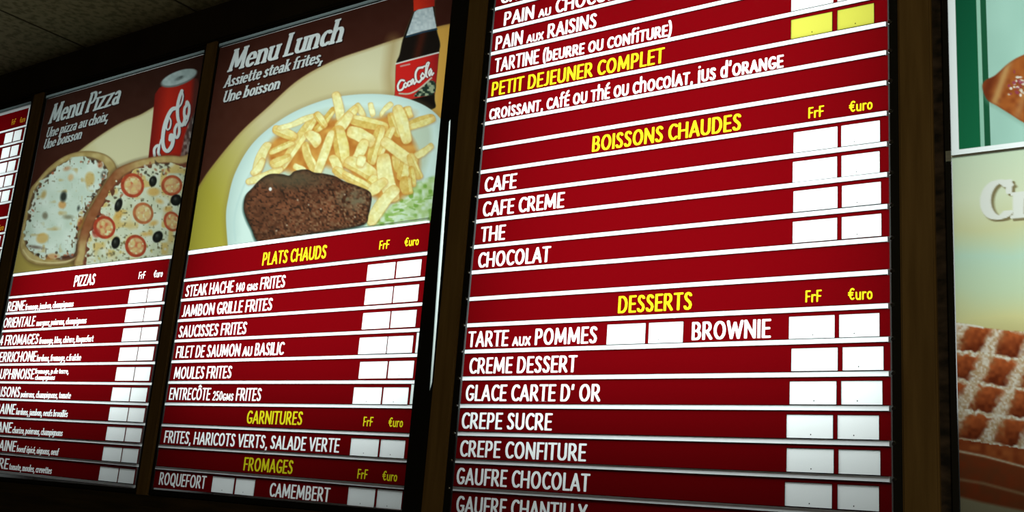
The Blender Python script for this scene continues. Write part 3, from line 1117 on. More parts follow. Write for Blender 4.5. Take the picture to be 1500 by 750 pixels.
    def meat(x, y, d):
        a1 = vnoise(x + y * .4, y - x * .2, 5, 71)
        a2 = vnoise(x - y * .3, y, 2.6, 72)
        a3 = vnoise(x, y, 18, 73)
        c = mix((78, 48, 33), (122, 74, 50), a1 * .9 + (a3 - .5) * .6)
        c = mix(c, (140, 112, 82), np.clip((a2 - .58) * 2.6, 0, 1) * np.clip(.35 + (x - 430) / 140 + (y - 300) / 120, .15, 1))
        c = mix(c, (44, 33, 26), np.clip((.42 - a2) * 3, 0, 1) * .8)
        c = mix(c, (84, 78, 58), np.clip(1.4 - np.hypot((x - 425) / 50, (y - 262) / 14), 0, 1) * .7)
        c = mix(c, (112, 102, 78), np.clip(1.3 - np.hypot((x - 518) / 24, (y - 292) / 16), 0, 1) * np.clip(a1 * 2 - .6, 0, 1))
        c = mix(c, (38, 32, 26), np.clip(1 + d / 5, 0, 1) * .65)
        return c
    cv.poly(steak, meat, 4, 1.5)
    cv.ell(396, 277, 2.2, 2.6, 0, (222, 226, 220), None, 1.5)
    for (u, v) in ((436, 293), (452, 300), (470, 306), (505, 285), (420, 330), (405, 338), (520, 318)):
        cv.ell(u, v, 1.3, 1.3, 0, (170, 150, 128), None, 1.5, .8)
    # right margin of the film
    cv.text(text_at('Menu Lunch', (334, 106), (499, 61), .072), (208, 214, 212), 6, (28, 10, 9))
    cv.text(text_at('Assiette steak frites,', (328, 129), (471, 91), .0375), (190, 196, 194), 6, (28, 10, 9))
    cv.text(text_at('Une boisson', (326, 151), (408, 130), .0375), (190, 196, 194), 6, (28, 10, 9))
    return cv


# ---- the pizza picture
def paint_pizza():
    X, Z = grid(-1.985, -1.1200, -0.532, 0.106, 0.0022)
    cv = Canvas(X, Z)
    x, y = cv.x, cv.y
    cv.c[:] = mix((50, 28, 22), (58, 30, 22), (y - 100) / 150) + (vnoise(x, y, 7, 3)[..., None] - .5) * 4
    arc = catmull([(20, 330), (50, 290), (80, 256), (100, 236), (120, 218), (150, 196), (180, 178), (205, 168), (240, 150), (300, 135)], 8, False)
    cv.poly(arc + [(330, 135), (300, 420), (-20, 430)], lambda x, y, d: mix(mix((158, 140, 70), (196, 192, 152), (x - 60) / 110 - (y - 260) / 200), (140, 116, 72), np.clip(1 + d / 4, 0, 1) * .6), None, 2)
    # can
    can = [(233, 129), (227, 138), (224, 170), (217, 235), (278, 240), (287, 160), (291.5, 124), (289, 115), (262, 112)]

    def red(x, y, d):
        t = (x - 225 + (y - 130) * .08) / 62
        c = mix((104, 24, 20), (168, 38, 25), np.clip(t / .35, 0, 1))
        c = mix(c, (158, 34, 24), np.clip((t - .45) / .35, 0, 1))
        return mix(c, (84, 40, 34), np.clip((t - .86) / .12, 0, 1))
    cv.poly(can, red, 3, 1.4)
    cv.poly([(286, 165), (283, 195), (277, 240), (262, 240), (270, 200), (278, 175)], lambda x, y, d: mix((70, 66, 62), (150, 152, 146), (vnoise(x, y * .5, 2.5, 9) - .4) * 2.4), None, 3, .8)
    cv.ell(262, 114.5, 28, 10.5, -20, (112, 116, 112), 3, 1.4)
    cv.ell(262.5, 113.2, 26.5, 9.0, -20, lambda x, y, d, q: mix((176, 190, 186), (150, 166, 163), vnoise(x, y, 4, 2)), 3, 1.2)
    cv.ell(263, 114.5, 7, 2.6, -25, (112, 124, 120), None, 2)
    cv.ell(265, 113.0, 2.6, 1.2, -25, (80, 90, 88), None, 1.2)
    wh = (198, 206, 202)

    def q(u, v):
        return (205 + u / 4.69, 85 + v / 4.69)
    scr = [([(252, 345), (222, 352), (194, 395), (168, 470), (156, 560), (166, 622), (192, 638), (220, 600), (228, 545), (214, 530), (208, 560)], 4.6), ([(196, 400), (212, 432), (206, 478), (188, 492), (182, 470), (196, 420)], 2.4),
           ([(256, 455), (240, 490), (240, 535), (256, 545), (270, 510), (268, 462), (256, 455)], 3.4), ([(268, 470), (282, 455), (300, 462)], 2.2),
           ([(288, 225), (270, 275), (258, 340), (262, 420), (284, 462), (304, 440), (310, 400)], 4.0), ([(288, 225), (296, 262), (286, 310), (266, 340)], 2.4),
           ([(322, 320), (306, 350), (306, 400), (320, 412), (336, 380), (338, 330), (324, 300), (318, 330)], 3.4), ([(336, 380), (330, 420), (310, 462)], 2.2),
           ([(100, 672), (98, 630), (112, 606), (130, 604), (126, 650), (134, 668)], 3.4), ([(134, 600), (146, 560)], 2.6)]
    for p, w in scr:
        cv.stroke([q(u + 5, v + 4) for u, v in catmull(p, 6, False)], w + .6, (64, 26, 34), None, 1.2)
    for p, w in scr:
        cv.stroke([q(u, v) for u, v in catmull(p, 6, False)], w * (1.2 if w > 3 else 1), wh, None, 1.0)
    # left pizza
    P1 = catmull([(44, 278), (53, 266), (71, 245.5), (94, 229), (119, 221.5), (142, 222.5), (159, 229), (169.5, 242), (172, 262), (160, 300), (140, 340), (128, 372), (115, 379), (96, 387), (71, 388.6), (45, 385), (31, 370), (29, 352), (34, 324), (38, 301)], 6)
    cv.poly([(p[0] + 2, p[1] + 3) for p in P1], (90, 72, 44), None, 7, .6)
    cv.poly(P1, lambda x, y, d: mix(mix((150, 128, 76), (184, 166, 112), vnoise(x, y, 6, 41)), (112, 88, 52), np.clip(1 + d / 3, 0, 1) * .7), 1, 1.5)
    I1 = catmull([(48, 284), (58, 268), (76, 250), (98, 236), (118, 230), (136, 231), (150, 238), (158, 250), (155, 264), (140, 286), (124, 316), (114, 342), (112, 372), (92, 379), (70, 379), (52, 374), (38, 360), (36, 340), (40, 318), (43, 300)], 6)
    cv.poly(I1, lambda x, y, d: mix((96, 76, 52), (64, 44, 34), vnoise(x, y, 4, 42)), None, 3, .9)

    def cheese1(x, y, d):
        e = vnoise(x, y, 6, 43)
        c = mix((180, 196, 178), (204, 216, 202), vnoise(x, y, 11, 44))
        c = mix(c, (178, 158, 104), np.clip((vnoise(x, y, 8, 45) - .78) * 4, 0, 1))
        c = mix(c, (92, 72, 48), np.clip((vnoise(x, y, 3.2, 46) - .78) * 5, 0, 1) * np.clip(1.5 + d / 14, 0.15, 1))
        return c
    xy = cv.dist_poly(I1)
    dn = xy[3] + (vnoise(xy[1], xy[2], 5, 47) - .3) * 9
    cv.put(xy[0], np.clip(.5 - dn / 2, 0, 1), cheese1(xy[1], xy[2], xy[3]))
    dk, og = (34, 38, 32), (190, 124, 50)
    for (u, v, rx, ry, an, c) in ((131.5, 262, 7, 10, 0, (186, 146, 66)), (103.6, 260, 4, 5, 20, (200, 158, 104)), (91, 300, 5.5, 5.5, 0, og), (93, 288, 4.6, 7.5, 10, dk), (64, 285, 3.5, 6, 20, (164, 130, 62)), (62, 349, 9, 7.5, -20, (192, 148, 66)), (76, 376, 10, 4.5, -8, (184, 124, 64)),
                                  (101, 377, 14, 4, -12, (70, 36, 32)), (118.5, 326, 5, 9, 10, (184, 118, 44)), (115, 305, 1.6, 3, 10, dk), (66, 316, 4, 5, 0, (92, 82, 60)), (100, 318, 7, 3, 0, (110, 104, 76)), (147, 241, 4, 5, 0, (160, 90, 50)), (52, 362, 10, 2.2, 8, (74, 48, 36)), (152, 256, 4, 6, 20, (60, 52, 42)), (98, 247, 5, 3, -20, (176, 120, 80))):
        cv.ell(u, v, rx, ry, an, c, None, 3.4, .92 if c == dk else .68)
    for k in range(60):
        rr = random.Random(k + 9)
        t = rr.random() * len(I1)
        u, v = I1[int(t) % len(I1)]
        cx_, cy_ = 95, 305
        f_ = rr.uniform(.86, .97)
        cv.ell(cx_ + (u - cx_) * f_, cy_ + (v - cy_) * f_, rr.uniform(1, 2.6), rr.uniform(1, 2.2), rr.uniform(0, 90), rr.choice([(70, 54, 40), (46, 38, 30), (150, 84, 56), (204, 206, 190)]), None, 1.6, .85)
    cv.stroke(catmull([(34, 366), (46, 380), (72, 385), (98, 383), (114, 376)], 5, False), 2, (196, 180, 130), None, 1.5)
    # right pizza
    P2 = catmull([(115, 395), (114, 369), (117, 345), (127, 316), (146, 282), (167, 251), (189, 239), (213, 232), (240, 228), (264, 229), (300, 236), (300, 400), (200, 410)], 6)
    cv.poly([(p[0] - 2, p[1]) for p in P2], (70, 46, 30), None, 9, .75)
    cv.poly(P2, lambda x, y, d: mix(mix((136, 84, 52), (176, 152, 98), np.clip((x - 165) / 40, 0, 1) + np.clip((y - 340) / 25, 0, 1)), (108, 70, 42), np.clip(1 + d / 3, 0, 1) * .6) + (vnoise(x, y, 5, 51)[..., None] - .5) * 18, 2, 1.5)
    I2 = catmull([(128, 395), (125, 370), (128, 350), (138, 324), (154, 292), (172, 265), (192, 250), (214, 242), (240, 238), (262, 240), (300, 248), (300, 400), (200, 412)], 6)
    cv.poly(I2, lambda x, y, d: mix((84, 58, 40), (120, 60, 44), vnoise(x, y, 5, 52)), None, 3, .95)
    xy = cv.dist_poly(I2)
    dn = xy[3] + (vnoise(xy[1], xy[2], 5, 57) - .25) * 11

    def cheese2(x, y, d):
        c = mix((186, 192, 160), (210, 216, 194), vnoise(x, y, 9, 54))
        c = mix(c, (196, 166, 92), np.clip((vnoise(x, y, 10, 55) - .58) * 4, 0, 1) * .8)
        c = mix(c, (84, 76, 50), np.clip((vnoise(x, y, 3, 56) - .76) * 5, 0, 1) * .8)
        return c
    cv.put(xy[0], np.clip(.5 - dn / 2, 0, 1), cheese2(xy[1], xy[2], xy[3]))
    for k in range(70):
        rr = random.Random(k + 300)
        t = rr.random()
        u, v = (136 + 120 * t, 330 - 88 * min(1, t * 1.6) + rr.uniform(-4, 16)) if t < .95 else (130 + rr.uniform(0, 8), 380)
        cv.ell(u, v, rr.uniform(1.2, 3.4), rr.uniform(1, 2.4), rr.uniform(0, 180), rr.choice([(206, 210, 196), (70, 56, 42), (150, 90, 62), (56, 50, 38), (190, 186, 160)]), None, 1.6, .8)
    for k in range(60):
        rr = random.Random(k + 700)
        u, v = rr.uniform(130, 252), rr.uniform(350, 384)
        cv.ell(u, v, rr.uniform(1, 2.6), rr.uniform(1, 2), rr.uniform(0, 180), rr.choice([(206, 210, 190), (92, 84, 50), (178, 160, 90), (110, 100, 70)]), None, 1.6, .7)
    for (u, v, rx, ry, an) in ((225, 281, 9, 6, 0), (173.6, 314, 5, 7, 10), (234, 295, 5, 3, 20), (246, 306, 6, 4, -10), (225, 327, 6, 3.5, -20), (213, 343, 6, 3, 0)):
        cv.ell(u, v, rx, ry, an, (196, 146, 62), None, 4, .7)

    def tomato(u, v, rx, ry, pale, an=-20):
        rim = mix(np.array((176, 66, 42)), np.array((184, 122, 74)), np.array(pale))
        cv.ell(u, v, rx, ry, an, lambda x, y, d, q_: mix(rim, rim * .82, vnoise(x, y, 4, 61)), None, 1.6)
        cv.ell(u + .5, v, rx * .74, ry * .74, an, lambda x, y, d, q_: mix(mix((198, 166, 116), (188, 100, 64), .8 - pale - q_ * .5 + (vnoise(x, y, 4, 62) - .5) * 1.2), (206, 200, 150), (vnoise(x, y, 3.5, 63) - .58) * 4), None, 2)
        for k in range(3):
            aa = k * 2.1 + u
            cv.ell(u + rx * .36 * math.cos(aa), v + ry * .36 * math.sin(aa), rx * .2, ry * .22, 30 * k, (202, 178, 116), None, 1.8, .8)
    for t_ in ((194, 271.6, 17, 18, .15), (251.6, 271.6, 15.5, 15, .35), (209.6, 312.4, 15, 16, .75), (153, 333, 16, 17, .05), (198.8, 360.4, 15.5, 16.5, .15), (252, 324.4, 12, 15, .3)):
        tomato(*t_)
    for (u, v, rx, ry, an) in ((224, 265.6, 5.5, 8, 12), (173.6, 300.4, 5.2, 10, 18), (169.5, 355.6, 6, 9, 15), (231, 347, 7, 9, 30), (258, 293, 8, 8.5, 35)):
        cv.ell(u, v, rx, ry, an, lambda x, y, d, q_: mix((42, 44, 38), (24, 24, 22), q_ * 1.2), None, 1.8)
        cv.ell(u - 1.2, v - 2, rx * .25, ry * .25, an, (86, 92, 84), None, 2, .6)
    cv.ell(141, 341, 6, 7, 0, (160, 60, 46), None, 3, .7)
    cv.text(text_at('Menu Pizza', (71, 182), (173, 152), .074), (176, 186, 184), 4, (26, 10, 9))
    cv.text(text_at('Une pizza au choix,', (67, 202), (157, 177), .038), (166, 174, 172), 4, (26, 10, 9))
    cv.text(text_at('Une boisson', (63, 219), (118, 203), .038), (166, 174, 172), 4, (26, 10, 9))
    return cv


# ---- croissant and waffle pictures
def paint_croissant():
    X, Z = grid(1.0360, 1.945, -0.5195, 0.112, 0.0016, 1.21)
    cv = Canvas(X, Z)
    x, y = cv.x, cv.y
    u = X - 1.036
    c = np.zeros(X.shape + (3,))
    c[:] = (166, 205, 188)
    c = c + (vnoise(x, y, 30, 5)[..., None] - .5) * 10
    edges = [(0.0115, (22, 98, 62)), (0.0455, (150, 196, 172)), (0.0530, (28, 84, 56)), (0.0640, None)]
    c = np.where((u < .0640)[..., None], np.array((30, 88, 58)), c)
    c = np.where((u < .0535)[..., None], np.array((152, 198, 174)), c)
    c = np.where((u < .0465)[..., None], mix((24, 104, 66), (16, 82, 54), 1 - (y + 20) / 240), c)
    bz = Z + .5195
    c = np.where(((u < .0115) | (bz < .010))[..., None], np.array((252, 255, 252)), c)
    cv.c[:] = c
    cv.reg[(u < .0115) | (bz < .010)] = 2
    body = catmull([(1439, 128), (1443, 118), (1458, 110), (1478, 92), (1500, 80), (1540, 66), (1620, 60), (1700, 90), (1720, 130), (1660, 190), (1580, 196), (1520, 188), (1497, 178), (1478, 166), (1462, 156), (1446, 146)], 6)
    cv.poly([(p[0] - 1, p[1] + 3) for p in body], (120, 150, 130), None, 8, .5)

    def crust(x, y, d):
        s = x + (y - 120) * .35
        c = mix((138, 66, 30), (172, 96, 44), vnoise(x, y, 7, 91))
        c = mix(c, (200, 158, 100), np.exp(-((s - 1467) / 6.0) ** 2) * .8)
        c = mix(c, (104, 42, 24), np.exp(-((s - 1450) / 9.0) ** 2) * .8)
        c = mix(c, (196, 146, 92), np.exp(-((s - 1507) / 6) ** 2) * .5)
        c = mix(c, (126, 58, 30), np.clip(1 + d / 4, 0, 1) * .45)
        return c
    cv.poly(body, crust, 1, 2)
    for k in range(60):
        rr = random.Random(k + 90)
        cx_, cy_ = (1490, 124) if k < 30 else (1540, 110)
        cv.ell(cx_ + rr.gauss(0, 8), cy_ + rr.gauss(0, 9), rr.uniform(1.2, 3.0), rr.uniform(1.2, 2.6), 0, rr.choice([(234, 230, 218), (226, 220, 206), (206, 190, 170), (150, 64, 84)]), None, 1.4, .9)
    return cv


def paint_waffle():
    X, Z = grid(1.0365, 1.945, -1.200, -0.5235, 0.0018, 1.21)
    cv = Canvas(X, Z)
    x, y = cv.x, cv.y
    bands = [(-.5235, (190, 204, 176)), (-.60, (202, 208, 176)), (-.655, (196, 196, 150)), (-.70, (178, 204, 180)), (-.76, (188, 204, 168)), (-.81, (206, 200, 142)), (-.86, (184, 172, 116))]
    zs = np.array([b_[0] for b_ in bands])[::-1]
    c = np.stack([np.interp(Z + (vnoise(x, y, 40, 2) - .5) * .02, zs, np.array([b_[1][k] for b_ in bands], float)[::-1]) for k in range(3)], -1)
    cv.c[:] = c
    # waffle: the printed batter bars, traced
    top = [(1380, 468), (1404, 473), (1425, 477), (1440, 480), (1470, 484), (1500, 486), (1600, 500), (1900, 520), (1900, 760), (1500, 742), (1440, 733), (1407, 724), (1380, 720)]
    cv.poly(top, lambda x, y, d: mix((128, 54, 26), (172, 92, 46), vnoise(x, y, 8, 11)), 1, 2)

    def uv(x, y):
        # the grid of pockets: one family of bars slopes down to the right, the other leans up to the right
        v = (y - 499 - (x - 1428) * .15) / 43.0 + .56
        u = (x - 1394 + (y - 499) * .46) / 58.0
        return u, v
    idx = cv.box(1350, 2100, 460, 690)
    xx, yy = cv.x[idx], cv.y[idx]
    u, v = uv(xx, yy)
    wob = (vnoise(xx, yy, 6, 12) - .5) * .14
    fu, fv = (u + wob) % 1.0, (v + wob) % 1.0
    ok = (in_poly(xx, yy, top)) & (v < 4.0)
    col_ = mix((176, 88, 44), (92, 34, 16), (fv - .15) * 1.0 + (fu - .4) * .5 + (vnoise(xx, yy, 5, 18) - .5) * .5)
    col_ = mix(col_, (152, 110, 70), np.clip((.42 - fu) * 5, 0, 1) * (vnoise(xx, yy, 3, 13) * .9))
    bar1 = np.clip((.11 - np.abs(fv - .0 - (fv > .5))) * 14, 0, 1)
    bar2 = np.clip((.25 - np.abs(fu - (fu > .6) - .04)) * 7, 0, 1)
    pw = mix((188, 160, 122), (232, 230, 214), vnoise(xx, yy, 2.6, 14) * 1.5 - .2)
    col_ = mix(col_, pw.reshape(-1, 3), np.maximum(bar1 * .95, bar2 * .85))
    cv.put(idx, ok.astype(float), col_)
    cv.stroke(catmull([(1400, 474), (1425, 477), (1440, 480)], 4, False), 2.5, (226, 222, 204), None, 2)
    cv.stroke([(1400, 660), (1440, 668), (1500, 684), (1600, 700)], 3, (206, 190, 160), None, 3)
    lo = [(1390, 662), (1440, 670), (1500, 686), (1700, 730), (1700, 900), (1390, 724)]
    cv.poly(lo, lambda x, y, d: mix((134, 58, 28), (116, 62, 34), vnoise(x, y, 10, 15)), None, 3)
    cv.stroke([(1404, 702), (1440, 708), (1500, 724), (1640, 750)], 3.5, (170, 146, 110), None, 4, alpha=.7)
    cv.poly([(1380, 724), (1408, 728), (1440, 736), (1500, 748), (1800, 790), (1800, 1100), (1380, 1100)], (150, 140, 110), None, 5)
    cv.text(Run('Crêpes', 'serif', X_at(1437, P(1440, 324)[1]), X_at(1437, P(1440, 324)[1]) + (X_at(1488, P(1440, 324)[1]) - X_at(1437, P(1440, 324)[1])) / .70 * layout('Crêpes', 'serif')[1], P(1440, 324)[1], P(1440, 324)[1], .071, 0.04), (214, 214, 204), 2, (120, 108, 74))
    return cv


# ================================================================== BOARD: steak and fries
RH = 0.0078
MR = [(628, 323), (626.6, 371.4), (623, 408.2), (619.2, 445.6), (616, 483.4), (612.6, 520.4), (609.6, 559.6), (606.4, 595.8), (603.8, 637.4), (600, 675.4), (596.8, 714.8)]
ML = [(277.8, 370.6), (271.6, 411), (266.6, 440.1), (261.3, 470.1), (256.2, 499.8), (252.6, 530), (247.6, 560.2), (244, 591.6), (239.2, 622.4), (235.6, 653.5), (230.8, 685.1)]
root, base = light_box('menu_board', 'backlit menu board with a steak and fries photo above PLATS CHAUDS price strips', -1.058, -0.0855, 0.95)
face_frame(root, base, -1.058, -0.0855, -1.0495, -0.1405, -1.198, 0.112, slot=[(-0.0930, -0.93), (-0.0880, -0.91), (-0.0900, -0.78), (-0.0935, -0.62), (-0.0995, -0.42), (-0.1085, -0.27), (-0.1125, -0.275), (-0.1085, -0.42), (-0.1030, -0.62)])
ends = [(P(*p)[0], P(*p)[1], P(*q)[0], P(*q)[1]) for p, q in zip(ML, MR)]
ends.append((-1.0395, -1.1985, -0.1325, -1.1985))
rails = Rails(ends)
for k, e in enumerate(ends[:-1]):
    e2 = (-1.047, rails.z(k, -1.047), min(e[2], -.1415), rails.z(k, min(e[2], -.1415)))
    build_rail(root, base, e2, 0.0115 if k == 0 else RH, 0.0, 0.009 if k else 0.003)
VB, CH = .0485, .0335
W_, Y_ = 'white', 'yellow'


def frf(pl, pr, pl2, pr2, v=.047, c='yellow'):
    return [('FrF', pl, pr, v, .022, c, 'plain'), ('€uro', pl2, pr2, v, .022, c, 'plain')]


def cd(*pairs, v0=.0125, v1=.0528, dots=(.5, .45), c='card'):
    return [(p[0], p[1], v0, v1, c, dots[k % 2]) for k, p in enumerate(pairs)]


rows = [
    (0, 1, [('PLATS CHAUDS', 383.6, 477, .064, .036, Y_, 'strip')] + frf(555, 569.6, 592.5, 613, .058), [], 'red strip with the yellow heading PLATS CHAUDS', None),
    (1, 2, [('STEAK HACHE ~140~ ~gms~ FRITES', 271, 416.6, VB, CH, W_, 'strip')], cd((538, 578.6), (580.8, 617)), 'red strip reading STEAK HACHE', None),
    (2, 3, [('JAMBON GRILLE FRITES', 266, 397.6, VB, CH, W_, 'strip')], cd((534.7, 575), (576.6, 613)), 'red strip reading JAMBON GRILLE FRITES', None),
    (3, 4, [('SAUCISSES FRITES', 261, 360, VB, CH, W_, 'strip')], cd((531, 571), (572.8, 609.6)), 'red strip reading SAUCISSES FRITES', None),
    (4, 5, [('FILET DE SAUMON au BASILIC', 257, 414.4, VB, CH, W_, 'strip')], cd((525.8, 566.7), (567.7, 604.8)), 'red strip reading FILET DE SAUMON au BASILIC', .010),
    (5, 6, [('MOULES FRITES', 254, 338, VB, CH, W_, 'strip')], cd((526.4, 567), (569, 606)), 'red strip reading MOULES FRITES', None),
    (6, 7, [('ENTRECÔTE ~250~~gms~ FRITES', 247, 381.3, VB, CH, W_, 'strip')], cd((517.5, 559), (561, 598)), 'red strip reading ENTRECÔTE', .011),
    (7, 8, [('GARNITURES', 360.6, 441.8, VB, CH, Y_, 'strip')] + frf(531.5, 545.5, 569, 589.7), [], 'red strip with the yellow heading GARNITURES', None),
    (8, 9, [('FRITES, HARICOTS VERTS, SALADE VERTE', 239.6, 496, VB, CH, W_, 'strip')], cd((513.5, 554.5), (557, 593)), 'red strip reading FRITES, HARICOTS VERTS, SALADE VERTE', None),
    (9, 10, [('FROMAGES', 356, 427.8, VB, CH, Y_, 'strip')] + frf(523, 537.6, 560, 581.3), [], 'red strip with the yellow heading FROMAGES', None),
    (10, 11, [('ROQUEFORT', 232.3, 300, VB - .004, CH, W_, 'strip'), ('CAMEMBERT', 394, 481.6, VB - .001, CH, W_, 'strip')], cd((310.8, 342.7), (345, 373), v0=.010, v1=.050) + cd((509.6, 549), (552, 588.6), v0=.008, v1=.050), 'red strip reading ROQUEFORT and CAMEMBERT', None),
]
for i, j, tx, cds, lab, leak in rows:
    build_strip(root, base, rails, i, j, -1.046, -0.1425, RH if i else .0115, tx, cds, lab, leak)
cv = paint_lunch()
build_film(root, base, cv, gain=1.14, region_names={1: ('printed_bottle', 'picture of a dark cola bottle with a red label'), 2: ('printed_plate', 'picture of a white plate'), 3: ('printed_fries', 'picture of golden fries'), 4: ('printed_steak', 'picture of a brown grilled steak'), 5: ('printed_salad', 'picture of pale green salad'), 6: ('lettering', 'white serif letters')}, label='steak and fries photo headed Menu Lunch')

# ================================================================== BOARD: pizzas
PR = [(247.4, 376.7), (244.8, 415.4), (240, 443.9), (236, 472.7), (230.9, 501.8), (225.6, 531.7), (222.2, 562.3), (217, 592), (211.5, 621.3), (206.4, 651.7), (201.3, 681.9), (195.5, 712.3)]
PL0 = {0: (16.8, 403.3), 1: (11.5, 436.4), 2: (7.2, 459.9), 3: (1.9, 485.6), 4: (0, 509.8), 5: (0, 534.3), 6: (0, 560), 7: (0, 584.7), 8: (0, 611.4), 9: (0, 637.8), 10: (0, 663.9), 11: (0, 691)}
root, base = light_box('menu_board', 'backlit menu board with a photo of two pizzas above PIZZAS price strips', -2.002, -1.112, 0.86)
face_frame(root, base, -2.002, -1.112, -1.9855, -1.1200, -1.2005, 0.106)
ends = []
for k, p in enumerate(PR):
    xr_, zr_ = P(*p)
    xa, za = P(*PL0[k])
    xl_ = -1.980
    ends.append((xl_, za + (xl_ - xa) * (zr_ - za) / (xr_ - xa), min(xr_, -1.1215), zr_))
rails = Rails(ends)
for k, e in enumerate(ends):
    build_rail(root, base, (e[0], e[1], -1.1345, rails.z(k, -1.1345)), 0.0105 if k == 0 else .0072, 0.0, .0115)
pv, ph = .0475, .0335
names = [('REINE', 10, 35, 'fromage, jambon, champignons', 36.5, 107), ('ORIENTALE', 4, 50, 'merguez, poivrons, champignons', 53, 126), ('4 FROMAGES', -1.5, 55, 'fromage, bleu, chèvre, Roquefort', 57, 136), ('BERRICHONE', -8, 52, 'lardons, fromage, c.fraîche', 53.5, 118),
         ('DAUPHINOISE', -14, 49, None, 51, 100), ('4 SAISONS', -20, 28, 'poivrons, champignons, tomate', 30, 103), ('LORRAINE', -26, 21, 'lardons, jambon, oeufs brouillés', 23, 98.6), ('PAYSANE', -31, 16, 'chorizo, poivrons, champignons', 17.5, 91), ('MEXICAINE', -35, 22, 'boeuf épicé, oignons, oeuf', 24, 85), ('BERGERE', -40, 11, 'tomate, moules, crevettes', 13, 75)]
pcards = [((189, 215.4), (216.4, 238.6)), ((184, 210.6), (211.6, 234)), ((179.6, 206), (207, 230.3)), ((174.6, 201), (202, 225)), ((170, 196.4), (197.4, 220)), ((163.8, 190.4), (191.4, 215)), ((160, 187), (188, 211.5)), ((156, 182.8), (184, 207)), ((150.7, 177.8), (179, 202)), ((145.6, 172.7), (174, 196.8))]
build_strip(root, base, rails, 0, 1, -1.978, -1.1355, .009, [('PIZZAS', 107.5, 138, .062, .036, W_, 'strip')] + frf(202.5, 212, 224.8, 237.7, .058, 'white'), [], 'red strip with the white heading PIZZAS')
for k, (nm, pl, pr, sub, sl_, sr_) in enumerate(names):
    tx = [(nm, pl, pr, pv, ph, W_, 'strip')]
    if sub:
        tx.append((sub, sl_, sr_, pv, .021, W_, 'serif'))
    else:
        tx += [('fromage, p.de terre,', sl_, sr_, .030, .0165, W_, 'serif'), ('champignons', sl_, 80, pv + .002, .0165, W_, 'serif')]
    build_strip(root, base, rails, k + 1, k + 2, -1.978, -1.1355, .0072, tx, cd(*pcards[k], v0=.0115, v1=.0510, dots=(None, None)), 'red strip listing the pizza ' + nm)
cv = paint_pizza()
build_film(root, base, cv, gain=1.03, region_names={1: ('printed_pizza', 'picture of a round white cheese pizza'), 2: ('printed_pizza', 'picture of a pizza with tomato slices and black olives'), 3: ('printed_can', 'picture of a red soda can'), 4: ('lettering', 'white serif letters')}, label='photo of two pizzas and a red can headed Menu Pizza')

# ================================================================== BOARD: drinks and desserts
LL = [(728.0, 13.4), (724.8, 46.4), (722.2, 79.0), (719.0, 113.3), (716.2, 147.2), (713.0, 181.4), (709.4, 217.0), (706.2, 252.5), (702.7, 288.3), (699.8, 324.8), (696, 362.2), (692.5, 399.4), (689, 438.4), (685.4, 476.8), (681.8, 515.3), (677.8, 554.6), (675, 594.6), (671, 635), (667.7, 675), (663.8, 715.7)]
RR = {4: (1295, 35.8), 5: (1295, 77.8), 6: (1295.7, 121.9), 7: (1298, 166), 8: (1298.9, 210.9), 9: (1299.8, 255.7), 10: (1300.8, 302.4), 11: (1300.8, 350.4), 12: (1301.4, 398.4), 13: (1302, 448), 14: (1301.3, 497), 15: (1302, 547.4), 16: (1301.3, 598.2), 17: (1300.5, 649.7), 18: (1300.5, 702.3)}
root, base = light_box('menu_board', 'large backlit menu board of red strips headed BOISSONS CHAUDES and DESSERTS', -0.0235, 0.947)
face_frame(root, base, -0.0235, 0.947, -0.006, 0.932, -1.2045, 0.119, alu_top=False)
ends = {}
for k in range(-2, 21):
    zl = P(*LL[k])[1] if 0 <= k < 20 else (-.06 * k if k < 0 else -1.2015)
    zr = P(*RR[k])[1] if k in RR else (-.0045 - .0599 * k if k < 19 else -1.1378 - .0599 * (k - 19))
    ends[k] = (0.0, zl, 0.9245, zr)
ends[-2] = (0.0, .119, .9245, .119)
rails = Rails(ends)
for k in range(-1, 20):
    build_rail(root, base, ends[k], .0086, 0.002, 0.0008, knobs=(-0.0105, 0.9345))


def c2(*pairs, c='card', dots=(None, .5)):
    return cd(*pairs, v0=.0122, v1=.0532, dots=dots, c=c)


